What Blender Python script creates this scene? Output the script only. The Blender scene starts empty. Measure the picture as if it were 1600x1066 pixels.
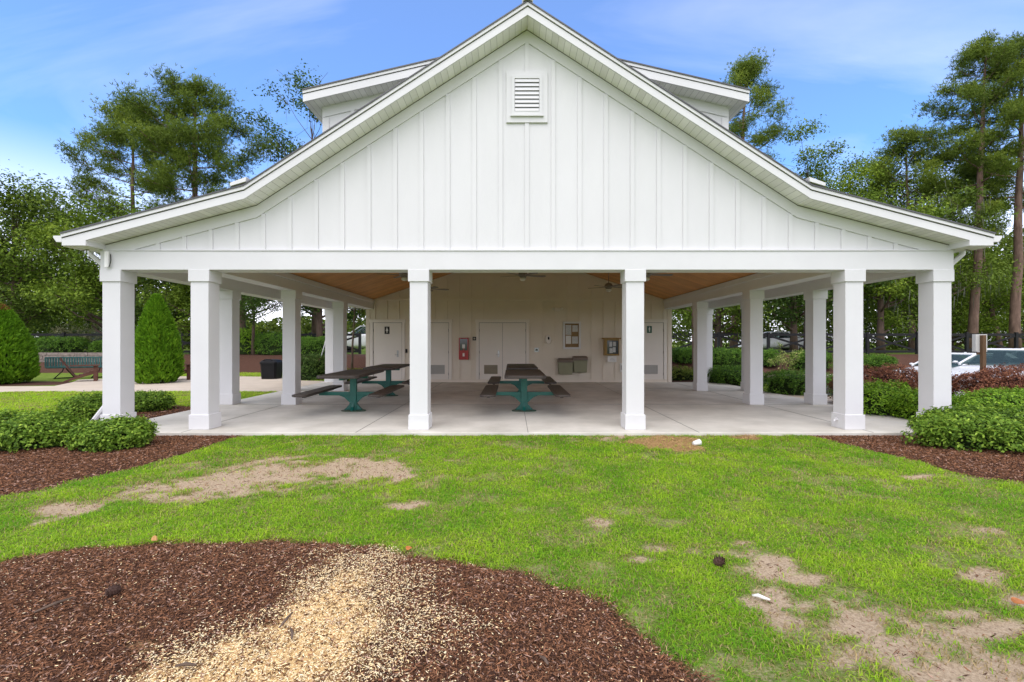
import bpy, bmesh, math, random
import numpy as np
from mathutils import Vector, Matrix

# ------------------------------------------------------------------ camera, world, sun
S = bpy.context.scene
COL = S.collection
R = math.radians
CAMZ, F = 1.46, 729.0
cam = bpy.data.cameras.new('camera'); camo = bpy.data.objects.new('camera', cam); COL.objects.link(camo)
camo.location = (0, 0, CAMZ); camo.rotation_euler = (R(90), 0, 0)
cam.sensor_width = 36; cam.lens = 36 * F / 1600.0
cam.shift_y = 2.0 / 1600.0
cam.clip_start = 0.05; cam.clip_end = 3000
S.camera = camo

SUN_EL, SUN_AZ = 58.0, 195.0          # azimuth: 180 is behind the camera
w = bpy.data.worlds.new('World'); S.world = w; w.use_nodes = True
nt = w.node_tree; nt.nodes.clear()
def wn(t, **k):
    n = nt.nodes.new(t)
    for a, b in k.items(): setattr(n, a, b)
    return n
L = nt.links.new
sky = wn('ShaderNodeTexSky', sky_type='NISHITA'); sky.sun_disc = False
sky.sun_elevation = R(SUN_EL); sky.sun_rotation = R(SUN_AZ); sky.air_density = 1.0; sky.dust_density = 0.6; sky.ozone_density = 2.0
tint = wn('ShaderNodeMix', data_type='RGBA', blend_type='MULTIPLY'); tint.inputs[0].default_value = 1.0
L(sky.outputs[0], tint.inputs[6]); tint.inputs[7].default_value = (0.46, 0.96, 1.46, 1)
tc = wn('ShaderNodeTexCoord'); sep = wn('ShaderNodeSeparateXYZ'); L(tc.outputs['Generated'], sep.inputs[0])
def wm(op, a, b=None, c=None, clamp=False):
    n = wn('ShaderNodeMath', operation=op); n.use_clamp = clamp
    for i, v in enumerate((a, b, c)):
        if v is None: continue
        if isinstance(v, (int, float)): n.inputs[i].default_value = v
        else: L(v, n.inputs[i])
    return n.outputs[0]
den = wm('ADD', wm('MAXIMUM', sep.outputs[2], 0.0), 0.22)
px_ = wm('DIVIDE', sep.outputs[0], den); py_ = wm('DIVIDE', sep.outputs[1], den)
cmb = wn('ShaderNodeCombineXYZ'); L(px_, cmb.inputs[0]); L(py_, cmb.inputs[1])
mp = wn('ShaderNodeMapping'); L(cmb.outputs[0], mp.inputs[0])
mp.inputs['Rotation'].default_value = (0, 0, R(28)); mp.inputs['Scale'].default_value = (0.75, 2.9, 1.0); mp.inputs['Location'].default_value = (2.3, 0.7, 0)
no = wn('ShaderNodeTexNoise'); L(mp.outputs[0], no.inputs['Vector']); no.inputs['Scale'].default_value = 0.9; no.inputs['Detail'].default_value = 7; no.inputs['Roughness'].default_value = 0.55; no.inputs['Distortion'].default_value = 0.6
cov = wn('ShaderNodeMapRange'); L(no.outputs[0], cov.inputs[0]); cov.inputs[1].default_value = 0.50; cov.inputs[2].default_value = 0.80; cov.inputs[3].default_value = 0.07; cov.inputs[4].default_value = 0.27
# denser cloud overhead behind the photographer, thin in front; whitish near the horizon
backf = wn('ShaderNodeMapRange'); L(sep.outputs[1], backf.inputs[0]); backf.inputs[1].default_value = 0.55; backf.inputs[2].default_value = 0.05; backf.inputs[3].default_value = 0.0; backf.inputs[4].default_value = 0.85
hz = wn('ShaderNodeMapRange'); L(sep.outputs[2], hz.inputs[0]); hz.inputs[1].default_value = 0.37; hz.inputs[2].default_value = 0.06; hz.inputs[3].default_value = 0.0; hz.inputs[4].default_value = 0.85
hz.interpolation_type = 'SMOOTHSTEP'
f1 = wm('MAXIMUM', wm('MAXIMUM', cov.outputs[0], backf.outputs[0]), hz.outputs[0])
cl = wn('ShaderNodeMix', data_type='RGBA'); L(f1, cl.inputs[0]); L(tint.outputs[2], cl.inputs[6]); cl.inputs[7].default_value = (9.3, 8.85, 9.4, 1)
bg = wn('ShaderNodeBackground'); L(cl.outputs[2], bg.inputs[0]); bg.inputs[1].default_value = 0.10
wo = wn('ShaderNodeOutputWorld'); L(bg.outputs[0], wo.inputs[0])

sl = bpy.data.lights.new('sun', 'SUN'); sl.energy = 0.8; sl.angle = R(55); sl.color = (1.0, 0.95, 0.90)
so = bpy.data.objects.new('sun', sl); COL.objects.link(so)
a_ = R(SUN_AZ); e_ = R(SUN_EL)
sd = Vector((math.sin(a_) * math.cos(e_), math.cos(a_) * math.cos(e_), math.sin(e_)))
so.rotation_euler = sd.to_track_quat('Z', 'Y').to_euler(); so.location = sd * 50

S.view_settings.view_transform = 'Standard'; S.view_settings.look = 'None'
S.view_settings.exposure = 1.10; S.view_settings.gamma = 1.0
S.render.engine = 'CYCLES'
S.cycles.use_denoising = True
S.cycles.max_bounces = 10; S.cycles.diffuse_bounces = 8; S.cycles.transparent_max_bounces = 8
S.cycles.sample_clamp_indirect = 10.0

# ------------------------------------------------------------------ helpers
class MB:
    def __init__(s): s.v = []; s.f = []
    def add(s, vs, fs):
        o = len(s.v); s.v += [tuple(x) for x in vs]; s.f += [tuple(i + o for i in f) for f in fs]; return s
    def box(s, x0, x1, y0, y1, z0, z1):
        return s.add([(x0,y0,z0),(x1,y0,z0),(x1,y1,z0),(x0,y1,z0),(x0,y0,z1),(x1,y0,z1),(x1,y1,z1),(x0,y1,z1)],
                     [(3,2,1,0),(4,5,6,7),(0,1,5,4),(1,2,6,5),(2,3,7,6),(3,0,4,7)])
    def obox(s, p0, p1, wd, ht, up=(0,0,1)):
        """bar from p0 to p1, wd across, ht along up"""
        p0 = Vector(p0); p1 = Vector(p1); d = (p1-p0).normalized(); up = Vector(up)
        sd = d.cross(up)
        if sd.length < 1e-4: sd = d.cross(Vector((1,0,0)))
        sd.normalize(); u = sd.cross(d).normalized(); a = sd*wd/2; b = u*ht/2
        return s.add([p0-a-b,p0+a-b,p0+a+b,p0-a+b,p1-a-b,p1+a-b,p1+a+b,p1-a+b],
                     [(0,1,2,3),(7,6,5,4),(1,0,4,5),(2,1,5,6),(3,2,6,7),(0,3,7,4)])
    def prism(s, poly, y0, y1, ax='y'):
        n = len(poly)
        ar = sum(poly[i][0]*poly[(i+1)%n][1]-poly[(i+1)%n][0]*poly[i][1] for i in range(n))
        if ar < 0: poly = poly[::-1]
        if ax == 'y': f = lambda p, t: (p[0], t, p[1])
        elif ax == 'x': f = lambda p, t: (t, p[0], p[1])
        else: f = lambda p, t: (p[0], p[1], t)
        vs = [f(p, y0) for p in poly] + [f(p, y1) for p in poly]
        fs = [tuple(range(n)), tuple(range(2*n-1, n-1, -1))] + [((i+1)%n, i, n+i, n+(i+1)%n) for i in range(n)]
        if ax == 'x': pass
        return s.add(vs, fs)
    def tube(s, pts, rad, n=8, cap=True):
        pts = [Vector(p) for p in pts]
        if isinstance(rad, (int, float)): rad = [rad]*len(pts)
        vs = []; fs = []; ref = None
        for i, p in enumerate(pts):
            d = (pts[min(i+1, len(pts)-1)] - pts[max(i-1, 0)]).normalized()
            if ref is None: ref = Vector((1,0,0)) if abs(d.x) < .8 else Vector((0,1,0))
            a = (ref - d*ref.dot(d)).normalized(); b = d.cross(a); ref = a
            for k in range(n):
                t = 2*math.pi*k/n; vs.append(p + (a*math.cos(t) + b*math.sin(t))*rad[i])
        for i in range(len(pts)-1):
            for k in range(n):
                fs.append((i*n+k, i*n+(k+1)%n, (i+1)*n+(k+1)%n, (i+1)*n+k))
        if cap:
            fs.append(tuple(range(n-1, -1, -1))); fs.append(tuple((len(pts)-1)*n+k for k in range(n)))
        return s.add(vs, fs)
    def lathe(s, prof, c=(0,0,0), n=20):
        vs = []; fs = []
        for r, z in prof:
            for k in range(n):
                t = 2*math.pi*k/n; vs.append((c[0]+r*math.cos(t), c[1]+r*math.sin(t), c[2]+z))
        for i in range(len(prof)-1):
            for k in range(n): fs.append((i*n+k, i*n+(k+1)%n, (i+1)*n+(k+1)%n, (i+1)*n+k))
        fs.append(tuple(range(n-1,-1,-1))); fs.append(tuple((len(prof)-1)*n+k for k in range(n)))
        return s.add(vs, fs)
    def build(s, name, mat, parent=None, bevel=0, smooth=False, loc=None):
        me = bpy.data.meshes.new(name); me.from_pydata(s.v, [], s.f); me.update()
        if mat: me.materials.append(mat)
        if smooth:
            me.polygons.foreach_set('use_smooth', [True]*len(me.polygons))
        o = bpy.data.objects.new(name, me); COL.objects.link(o)
        if parent: o.parent = parent
        if loc: o.location = loc
        if bevel:
            m = o.modifiers.new('bevel', 'BEVEL'); m.width = bevel; m.segments = 2; m.limit_method = 'ANGLE'; m.angle_limit = R(40)
        return o

def tag(o, label=None, cat=None, group=None, kind=None):
    if label: o['label'] = label
    if cat: o['category'] = cat
    if group: o['group'] = group
    if kind: o['kind'] = kind
    return o
def empty(name, loc=(0,0,0), label=None, cat=None, group=None, rz=0):
    o = bpy.data.objects.new(name, None); COL.objects.link(o); o.location = loc; o.rotation_euler = (0,0,rz); o.empty_display_size = .2
    return tag(o, label, cat, group)
def copy_tree(o, parent=None):
    c = o.copy(); COL.objects.link(c)
    if parent: c.parent = parent
    for ch in list(o.children): copy_tree(ch, c)
    return c
def np_mesh(name, V, Fq, mat, cols=None, parent=None, smooth=False):
    """V (n,3) verts, Fq (m,k) faces of k corners, cols (n,3) per-vertex"""
    me = bpy.data.meshes.new(name)
    V = np.ascontiguousarray(V, dtype=np.float32); Fq = np.ascontiguousarray(Fq, dtype=np.int32)
    m, k = Fq.shape
    me.vertices.add(len(V)); me.vertices.foreach_set('co', V.ravel())
    me.loops.add(m*k); me.loops.foreach_set('vertex_index', Fq.ravel())
    me.polygons.add(m); me.polygons.foreach_set('loop_start', np.arange(0, m*k, k, dtype=np.int32))
    me.polygons.foreach_set('loop_total', np.full(m, k, dtype=np.int32))
    if smooth: me.polygons.foreach_set('use_smooth', np.ones(m, dtype=bool))
    me.update(calc_edges=True)
    if cols is not None:
        at = me.attributes.new('col', 'FLOAT_COLOR', 'POINT')
        c4 = np.ones((len(V), 4), dtype=np.float32); c4[:, :3] = cols; at.data.foreach_set('color', c4.ravel())
    me.materials.append(mat)
    o = bpy.data.objects.new(name, me); COL.objects.link(o)
    if parent: o.parent = parent
    return o

def G(px, py, z=-0.05):
    Y = (CAMZ - z)*F/(py - 535.0); return ((px - 800.0)*Y/F, Y)
def P(px, py, Y):
    return Vector(((px-800.0)*Y/F, Y, CAMZ - (py-535.0)*Y/F))

# ------------------------------------------------------------------ numpy noise
_rg = np.random.default_rng(7); _T = _rg.random((256, 256))
def vn(x, y):
    xi = np.floor(x).astype(int); yi = np.floor(y).astype(int); fx = x-xi; fy = y-yi
    fx = fx*fx*(3-2*fx); fy = fy*fy*(3-2*fy)
    a = _T[xi & 255, yi & 255]; b = _T[(xi+1) & 255, yi & 255]; c = _T[xi & 255, (yi+1) & 255]; d = _T[(xi+1) & 255, (yi+1) & 255]
    return (a*(1-fx)+b*fx)*(1-fy) + (c*(1-fx)+d*fx)*fy
def fbm(x, y, o=4):
    s = 0; a = .5; n = 0
    for i in range(o):
        s = s + a*vn(x*(2**i)+17.3*i, y*(2**i)+9.1*i); n += a; a *= .5
    return s/n
def sstep(x, a, b):
    t = np.clip((x-a)/(b-a), 0, 1); return t*t*(3-2*t)
def poly_sd(x, y, poly):
    """signed distance, positive inside"""
    p = np.array(poly, float); n = len(p); d = np.full(x.shape, 1e9); ins = np.zeros(x.shape, bool)
    for i in range(n):
        a = p[i]; b = p[(i+1) % n]; e = b-a; wx = x-a[0]; wy = y-a[1]
        t = np.clip((wx*e[0]+wy*e[1])/max(e@e, 1e-9), 0, 1)
        d = np.minimum(d, np.hypot(wx-t*e[0], wy-t*e[1]))
        c = (a[1] > y) != (b[1] > y)
        with np.errstate(divide='ignore', invalid='ignore'):
            xx = a[0] + (y-a[1])*e[0]/(e[1] if e[1] != 0 else 1e-9)
        ins ^= c & (x < xx)
    return np.where(ins, d, -d)

# ------------------------------------------------------------------ materials
def mat(name, base, rough=.6, spec=.4, metal=0, var=0.0, vscale=3.0, bump=0.0, bscale=40.0, dark=None, stretch=None, detail=5):
    m = bpy.data.materials.new(name); m.use_nodes = True; t = m.node_tree; n = t.nodes; b = n['Principled BSDF']
    b.inputs['Roughness'].default_value = rough; b.inputs['Specular IOR Level'].default_value = spec; b.inputs['Metallic'].default_value = metal
    b.inputs['Base Color'].default_value = (*base, 1)
    co = n.new('ShaderNodeTexCoord'); src = co.outputs['Object']
    if stretch:
        mpn = n.new('ShaderNodeMapping'); mpn.inputs['Scale'].default_value = stretch; t.links.new(src, mpn.inputs[0]); src = mpn.outputs[0]
    if var or dark:
        no = n.new('ShaderNodeTexNoise'); no.inputs['Scale'].default_value = vscale; no.inputs['Detail'].default_value = detail; no.inputs['Roughness'].default_value = .62
        t.links.new(src, no.inputs['Vector'])
        rp = n.new('ShaderNodeValToRGB'); t.links.new(no.outputs[0], rp.inputs[0])
        d = dark if dark else tuple(c*(1-var) for c in base)
        rp.color_ramp.elements[0].position = .3; rp.color_ramp.elements[0].color = (*d, 1)
        rp.color_ramp.elements[1].position = .68; rp.color_ramp.elements[1].color = (*base, 1)
        t.links.new(rp.outputs[0], b.inputs['Base Color'])
    if bump:
        nb = n.new('ShaderNodeTexNoise'); nb.inputs['Scale'].default_value = bscale; nb.inputs['Detail'].default_value = 4
        t.links.new(src, nb.inputs['Vector'])
        bp = n.new('ShaderNodeBump'); bp.inputs['Strength'].default_value = bump; bp.inputs['Distance'].default_value = .01
        t.links.new(nb.outputs[0], bp.inputs['Height']); t.links.new(bp.outputs[0], b.inputs['Normal'])
    return m
M = {}
M['white'] = mat('white_paint', (.70,.70,.705), .5, .35, var=.06, vscale=1.3, bump=.06, bscale=30)
M['white_wall'] = mat('white_siding_paint', (.71,.708,.712), .55, .3, var=.07, vscale=.9, bump=.08, bscale=60, stretch=(1,1,.35))
M['soffit'] = mat('soffit_paint', (.88,.875,.86), .6, .3, var=.08, vscale=2)
M['cream'] = mat('cream_wall_paint', (.74,.67,.56), .55, .3, var=.07, vscale=1.2)  # tan-cream paint of the back wall and its trim
M['door'] = mat('door_paint', (.76,.71,.64), .45, .4, var=.05, vscale=1)
M['roofmetal'] = mat('grey_metal_roof', (.10,.10,.105), .4, .5, metal=.4, var=.3, vscale=5)
M['darkgap'] = mat('dark_gap', (.06,.06,.055), .8)
M['darkseam'] = mat('dark_seam', (.16,.15,.13), .9)
M['concrete'] = mat('concrete', (.67,.645,.575), .8, .25, vscale=1.1, dark=(.47,.45,.39), bump=.15, bscale=90, detail=9)
M['path'] = mat('path_concrete', (.56,.48,.38), .85, .2, vscale=1.5, dark=(.47,.40,.31), bump=.15, bscale=70)
M['joint'] = mat('joint_groove', (.16,.155,.14), .9)
M['asphalt'] = mat('asphalt', (.10,.10,.10), .9, .2, var=.3, vscale=6, bump=.3, bscale=150)
M['brown'] = mat('brown_coated_plank', (.055,.042,.035), .5, .4, var=.35, vscale=9, bump=.25, bscale=60, stretch=(3,.4,3))
M['green'] = mat('green_enamel', (.006,.115,.09), .38, .5, var=.2, vscale=4)
M['rust'] = mat('worn_green_base', (.03,.12,.085), .6, .3, vscale=14, dark=(.12,.09,.06))
M['wood'] = mat('weathered_brown_wood', (.13,.055,.035), .6, .3, var=.45, vscale=6, stretch=(1,1,5))
M['benchgreen'] = mat('bench_green', (.045,.15,.13), .5, .4, vscale=7, dark=(.02,.07,.085))
M['black'] = mat('black_plastic', (.008,.008,.009), .5, .18, var=.2, vscale=5)
M['blackrail'] = mat('black_rail_paint', (.010,.010,.011), .6, .3, var=.2)
M['steel'] = mat('brushed_steel', (.45,.45,.45), .35, .5, metal=.9)
M['red'] = mat('red_enamel', (.40,.02,.02), .4, .5)
M['glassdark'] = mat('dark_glass', (.03,.035,.04), .08, .6)
M['olive'] = mat('olive_plastic', (.27,.27,.17), .55, .4, var=.15, vscale=4)
M['olive_lid'] = mat('olive_brown_lid', (.17,.13,.10), .5, .4)
M['goldwood'] = mat('golden_wood', (.36,.22,.06), .5, .4, var=.35, vscale=8, stretch=(1,1,.2))
M['cork'] = mat('cork', (.30,.20,.10), .8, .2, var=.3, vscale=30)
M['paper'] = mat('paper', (.78,.77,.74), .7, .2, var=.05)
M['louver'] = mat('louver_grey', (.40,.39,.36), .55, .4)
M['louver_tan'] = mat('louver_tan', (.27,.235,.17), .55, .4)
M['fan'] = mat('fan_bronze_grey', (.22,.20,.17), .45, .4, metal=.2)
M['frost'] = mat('frosted_glass', (.75,.74,.70), .3, .4)
M['bark'] = mat('bark', (.16,.115,.085), .9, .15, vscale=5, dark=(.06,.042,.032), bump=.8, bscale=14, stretch=(1,1,.25))
M['pinebark'] = mat('pine_bark', (.25,.165,.125), .9, .15, vscale=4.5, dark=(.085,.055,.045), bump=.9, bscale=12, stretch=(1,1,.3))
M['palebark'] = mat('pale_smooth_bark', (.36,.25,.19), .7, .2, vscale=4, dark=(.17,.115,.085), stretch=(1,1,.3))
M['carwhite'] = mat('white_car_paint', (.78,.79,.80), .18, .6)
M['carsilver'] = mat('silver_car_paint', (.42,.44,.47), .22, .6, metal=.3)
M['carteal'] = mat('pale_teal_car_paint', (.30,.45,.47), .22, .6)
M['carglass'] = mat('car_glass', (.045,.075,.07), .08, .22)
_t = M['carglass'].node_tree; _b = _t.nodes['Principled BSDF']; _tr = _t.nodes.new('ShaderNodeBsdfTransparent'); _tr.inputs[0].default_value = (.55,.66,.63,1)
_mx = _t.nodes.new('ShaderNodeMixShader'); _mx.inputs[0].default_value = .55; _t.links.new(_tr.outputs[0], _mx.inputs[1]); _t.links.new(_b.outputs[0], _mx.inputs[2]); _t.links.new(_mx.outputs[0], _t.nodes['Material Output'].inputs[0])
M['tyre'] = mat('tyre', (.015,.015,.015), .8)
M['rim'] = mat('wheel_rim', (.5,.5,.5), .3, .5, metal=.8)
M['headlamp'] = mat('headlamp_glass', (.6,.62,.65), .1, .7)
M['greyboard'] = mat('grey_sign_back', (.52,.52,.49), .6, .3)
M['postwood'] = mat('brown_post', (.16,.095,.05), .75, .2, var=.35, vscale=5, stretch=(1,1,.2))
M['houseroof'] = mat('grey_shingles', (.21,.22,.24), .9, .2, var=.2, vscale=3)
M['tanroof'] = mat('tan_shingles', (.40,.33,.26), .9, .2, var=.2, vscale=3)
M['housewall'] = mat('house_siding', (.62,.58,.48), .7, .2)
M['stone'] = mat('stacked_stone', (.30,.25,.22), .9, .2, vscale=6, dark=(.14,.115,.10), bump=.7, bscale=9)

def plank_mat(name, base, dark, freq, axis='y', gap=.06, seam=.45):
    """boards with thin dark seams, along one axis of the object's own space"""
    m = mat(name, base, .55, .3, vscale=2.5, dark=dark, stretch=(1,1,1)); t = m.node_tree; n = t.nodes; b = n['Principled BSDF']
    co = n.new('ShaderNodeTexCoord'); sp = n.new('ShaderNodeSeparateXYZ'); t.links.new(co.outputs['Object'], sp.inputs[0])
    mu = n.new('ShaderNodeMath'); mu.operation = 'MULTIPLY'; mu.inputs[1].default_value = freq; t.links.new(sp.outputs['xyz'.index(axis)], mu.inputs[0])
    fr = n.new('ShaderNodeMath'); fr.operation = 'FRACT'; t.links.new(mu.outputs[0], fr.inputs[0])
    lt = n.new('ShaderNodeMath'); lt.operation = 'LESS_THAN'; lt.inputs[1].default_value = gap; t.links.new(fr.outputs[0], lt.inputs[0])
    fl = n.new('ShaderNodeMath'); fl.operation = 'FLOOR'; t.links.new(mu.outputs[0], fl.inputs[0])
    wn_ = n.new('ShaderNodeTexWhiteNoise'); wn_.noise_dimensions = '1D'; t.links.new(fl.outputs[0], wn_.inputs['W'])
    mr = n.new('ShaderNodeMapRange'); mr.inputs[3].default_value = .9 if name.startswith('soffit') else .8; mr.inputs[4].default_value = 1.04; t.links.new(wn_.outputs['Value'], mr.inputs[0])
    src = b.inputs['Base Color'].links[0].from_socket
    m1 = n.new('ShaderNodeMix'); m1.data_type = 'RGBA'; m1.blend_type = 'MULTIPLY'; m1.inputs[0].default_value = 1
    t.links.new(src, m1.inputs[6]); t.links.new(mr.outputs[0], m1.inputs[7])
    m2 = n.new('ShaderNodeMix'); m2.data_type = 'RGBA'; t.links.new(lt.outputs[0], m2.inputs[0]); t.links.new(m1.outputs[2], m2.inputs[6])
    m2.inputs[7].default_value = tuple(c*seam for c in dark)+(1,)
    t.links.new(m2.outputs[2], b.inputs['Base Color'])
    return m
M['ceil'] = plank_mat('wood_ceiling', (.72,.36,.12), (.58,.27,.085), 7.0, 'y', .03)
M['soffit_boards'] = plank_mat('soffit_boards', (.88,.875,.86), (.84,.83,.81), 10.0, 'x', .06, .55)
M['aisleceil'] = mat('aisle_ceiling', (.66,.58,.47), .6, .3, var=.06)  # tan of the bounced light is put into the ceiling colour

def leaf_mat(name, transl=.28, rough=.5, spec=.3):
    m = bpy.data.materials.new(name); m.use_nodes = True; t = m.node_tree; n = t.nodes; b = n['Principled BSDF']; out = n['Material Output']
    at = n.new('ShaderNodeAttribute'); at.attribute_name = 'col'
    t.links.new(at.outputs['Color'], b.inputs['Base Color']); b.inputs['Roughness'].default_value = rough; b.inputs['Specular IOR Level'].default_value = spec
    tr = n.new('ShaderNodeBsdfTranslucent'); t.links.new(at.outputs['Color'], tr.inputs['Color'])
    mx = n.new('ShaderNodeMixShader'); mx.inputs[0].default_value = transl
    t.links.new(b.outputs[0], mx.inputs[1]); t.links.new(tr.outputs[0], mx.inputs[2]); t.links.new(mx.outputs[0], out.inputs[0])
    return m
M['leaf'] = leaf_mat('leaf', .28, .6, .12)
M['glossleaf'] = leaf_mat('glossy_leaf', .30, .5, .14)
M['blade'] = leaf_mat('grass_blade', .48, .6, .12)
M['chip'] = leaf_mat('wood_chip', .0, .85, .15)

# ------------------------------------------------------------------ ground
bed_front = [G(*p) for p in [(-300,905),(0,880),(110,862),(300,850),(420,845),(520,853),(620,866),(700,876),(790,888),(850,902),(905,918),(950,945),(975,975),(1010,1000),(1060,1030),(1110,1066),(1180,1120),(1400,1400),(1600,2500),(-1500,2500)]]
bed_left = [G(*p) for p in [(392,676),(330,697),(240,722),(130,748),(0,776),(-400,860),(-400,690),(0,655),(100,652),(150,640),(200,637),(275,634),(305,637),(420,655)]]
bed_right = [G(*p) for p in [(1225,675),(1330,697),(1430,722),(1520,747),(1600,757),(2200,800)]] + [(13.5,6),(13.5,11.8),(9.5,11.8),(7.4,11.0),(7.0,7.6)]
bank_l = [(-60,22.9),(-7,22.9),(-7,27),(-60,27)]
bank_r = [(7.4,17.4),(9.4,22.3),(24,22.6),(24,27),(-7,27),(-7,19),(-6.9,18.2)]
ring1 = (-18.3,17.0,2.6,1.0); ring2 = (-13.0,17.1,2.2,.85)
dirt_px = [(430,742,85,20),(340,762,110,13),(250,777,55,9),(560,738,70,16),(500,733,80,15),(610,745,40,9),(100,795,45,10),(70,815,25,6),(640,790,40,7),(1350,975,58,24),(1420,1012,82,30),(1505,1060,95,27),(1195,885,40,18),(1195,935,35,18),(1255,905,35,9),
           (1150,868,35,10),(1265,945,40,12),(940,815,20,7),(1030,855,26,8),(1090,857,28,8),(1000,872,25,7),(1540,905,32,11),(1590,948,34,12),(1555,985,70,14),(1430,745,22,4),(1160,848,25,6),(1315,940,45,12),(960,684,34,5),(1225,970,40,11),(1300,1040,40,10),(700,720,14,3),(1560,830,30,6),(1500,960,50,9)]
straw_px = [(1040,691,55,10),(1165,684,42,6),(1075,700,30,7),(1000,690,30,6)]
pale_px = [(455,985,75,62),(530,900,95,34),(380,1040,140,24),(500,940,80,45),(630,935,110,40),(640,990,90,50),(300,1050,120,20),(560,1040,70,40),(240,1062,70,12)]
def proj(x, y, z=-.05):
    yy = np.maximum(y, .3); return 800 + F*x/yy, 535 + (CAMZ - z)*F/yy
def blobs(px, py, L_):
    s = np.zeros(px.shape)
    for a, b, c, d in L_: s = np.maximum(s, (.52 if d < 8.5 else .72 if d < 13 else 1.0)*np.exp(-(((px-a)/c)**2 + ((py-b)/d)**2)*.8))
    return s
def ell(x, y, r): return 1 - np.hypot((x-r[0])/r[2], (y-r[1])/r[3])
def m_mulch(x, y):
    n = (fbm(x*3.1, y*3.1)-.5)*.22 + (fbm(x*11+3, y*11)-.5)*.08
    s = np.maximum(np.maximum(poly_sd(x, y, bed_front), poly_sd(x, y, bed_left)), poly_sd(x, y, bed_right)) + n
    far = np.maximum(poly_sd(x, y, bank_l), poly_sd(x, y, bank_r))
    far = np.maximum(far, np.maximum(ell(x, y, ring1), ell(x, y, ring2))) + n
    return np.maximum(s, far)
def m_dirt(x, y):
    px, py = proj(x, y)
    d = blobs(px, py, dirt_px)
    near = (y < 8) & (y > .5)
    n = fbm(x*2.1+5, y*2.1+1, 5)*.55 + fbm(x*8+5, y*8+1, 3)*.45
    return np.where(near, d*1.05 + (n-.5)*3.4*(.12+.88*np.clip(d*2.2, 0, 1)) - .02, 0)
def m_straw(x, y):
    px, py = proj(x, y)
    return np.where(y < 8, 1.45*blobs(px, py, straw_px) + (fbm(x*5, y*5)-.5)*.7, 0)
def m_pale(x, y):
    px, py = proj(x, y)
    return np.where((y < 4) & (y > .6), np.clip(.5 + poly_sd(x, y, pale_poly)/.55 + (fbm(x*3.3, y*3.3, 4)-.5)*.9, 0, 1), 0)
def m_saw(x, y):
    return np.where((y < 4) & (y > .6), np.clip(.5 + poly_sd(x, y, saw_poly)/.5 + (fbm(x*4.3+9, y*4.3, 4)-.5)*1.1, 0, 1), 0)
pale_poly = [G(*p) for p in [(150,1085),(215,1048),(290,995),(388,965),(436,931),(476,886),(530,868),(620,878),(690,935),(715,1000),(690,1066),(690,1200),(100,1200)]]
saw_poly = [G(*p) for p in [(200,1066),(230,1030),(330,1022),(420,975),(462,930),(500,890),(560,905),(590,960),(590,1020),(560,1066),(560,1200),(150,1200)]]
def height(x, y):
    lot = sstep(x, 9.0, 10.0)*sstep(y, 11.9, 12.3)*(1-sstep(y, 21.9, 23))
    lot = np.maximum(lot, sstep(x, 13.2, 14.2)*sstep(y, 9, 12)*(1-sstep(y, 21.9, 23)))
    b = sstep(y, 22.9, 25.3)
    near = (1-sstep(y, 6.6, 7.3))
    nz = (fbm(x*.9, y*.9)-.5)*.05*near
    return -.05 - .25*lot + .82*b + nz - .02*np.clip(m_dirt(x, y)-.2, 0, .6)*near + .02*sstep(m_mulch(x, y), 0, .25)*near

xs = np.unique(np.concatenate([np.linspace(-600,-60,18), np.linspace(-60,-14,60), np.linspace(-14,-8,40), np.linspace(-8,8,200), np.linspace(8,16,60), np.linspace(16,60,50), np.linspace(60,600,18)]))
ys = np.unique(np.concatenate([np.linspace(-300,-5,10), np.linspace(-5,.8,12), np.linspace(.8,8,130), np.linspace(8,28,90), np.linspace(28,80,24), np.linspace(80,1500,24)]))
XX, YY = np.meshgrid(xs, ys); ZZ = height(XX, YY)
nx, ny = len(xs), len(ys)
idx = np.arange(nx*ny).reshape(ny, nx)
FQ = np.stack([idx[:-1,:-1].ravel(), idx[:-1,1:].ravel(), idx[1:,1:].ravel(), idx[1:,:-1].ravel()], 1)
msk = np.stack([np.clip(.5 + (m_dirt(XX, YY) - .42)*.7 + .22*sstep(fbm(XX*3.3+70, YY*3.3+20, 4), .50, .68)*(YY < 7.6), 0, 1), np.clip(.5 + m_mulch(XX, YY)*2.0, 0, 1), np.clip(m_saw(XX, YY), 0, 1)], -1).reshape(-1, 3)
straw_v = np.clip(m_straw(XX, YY), 0, 1).ravel()

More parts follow.
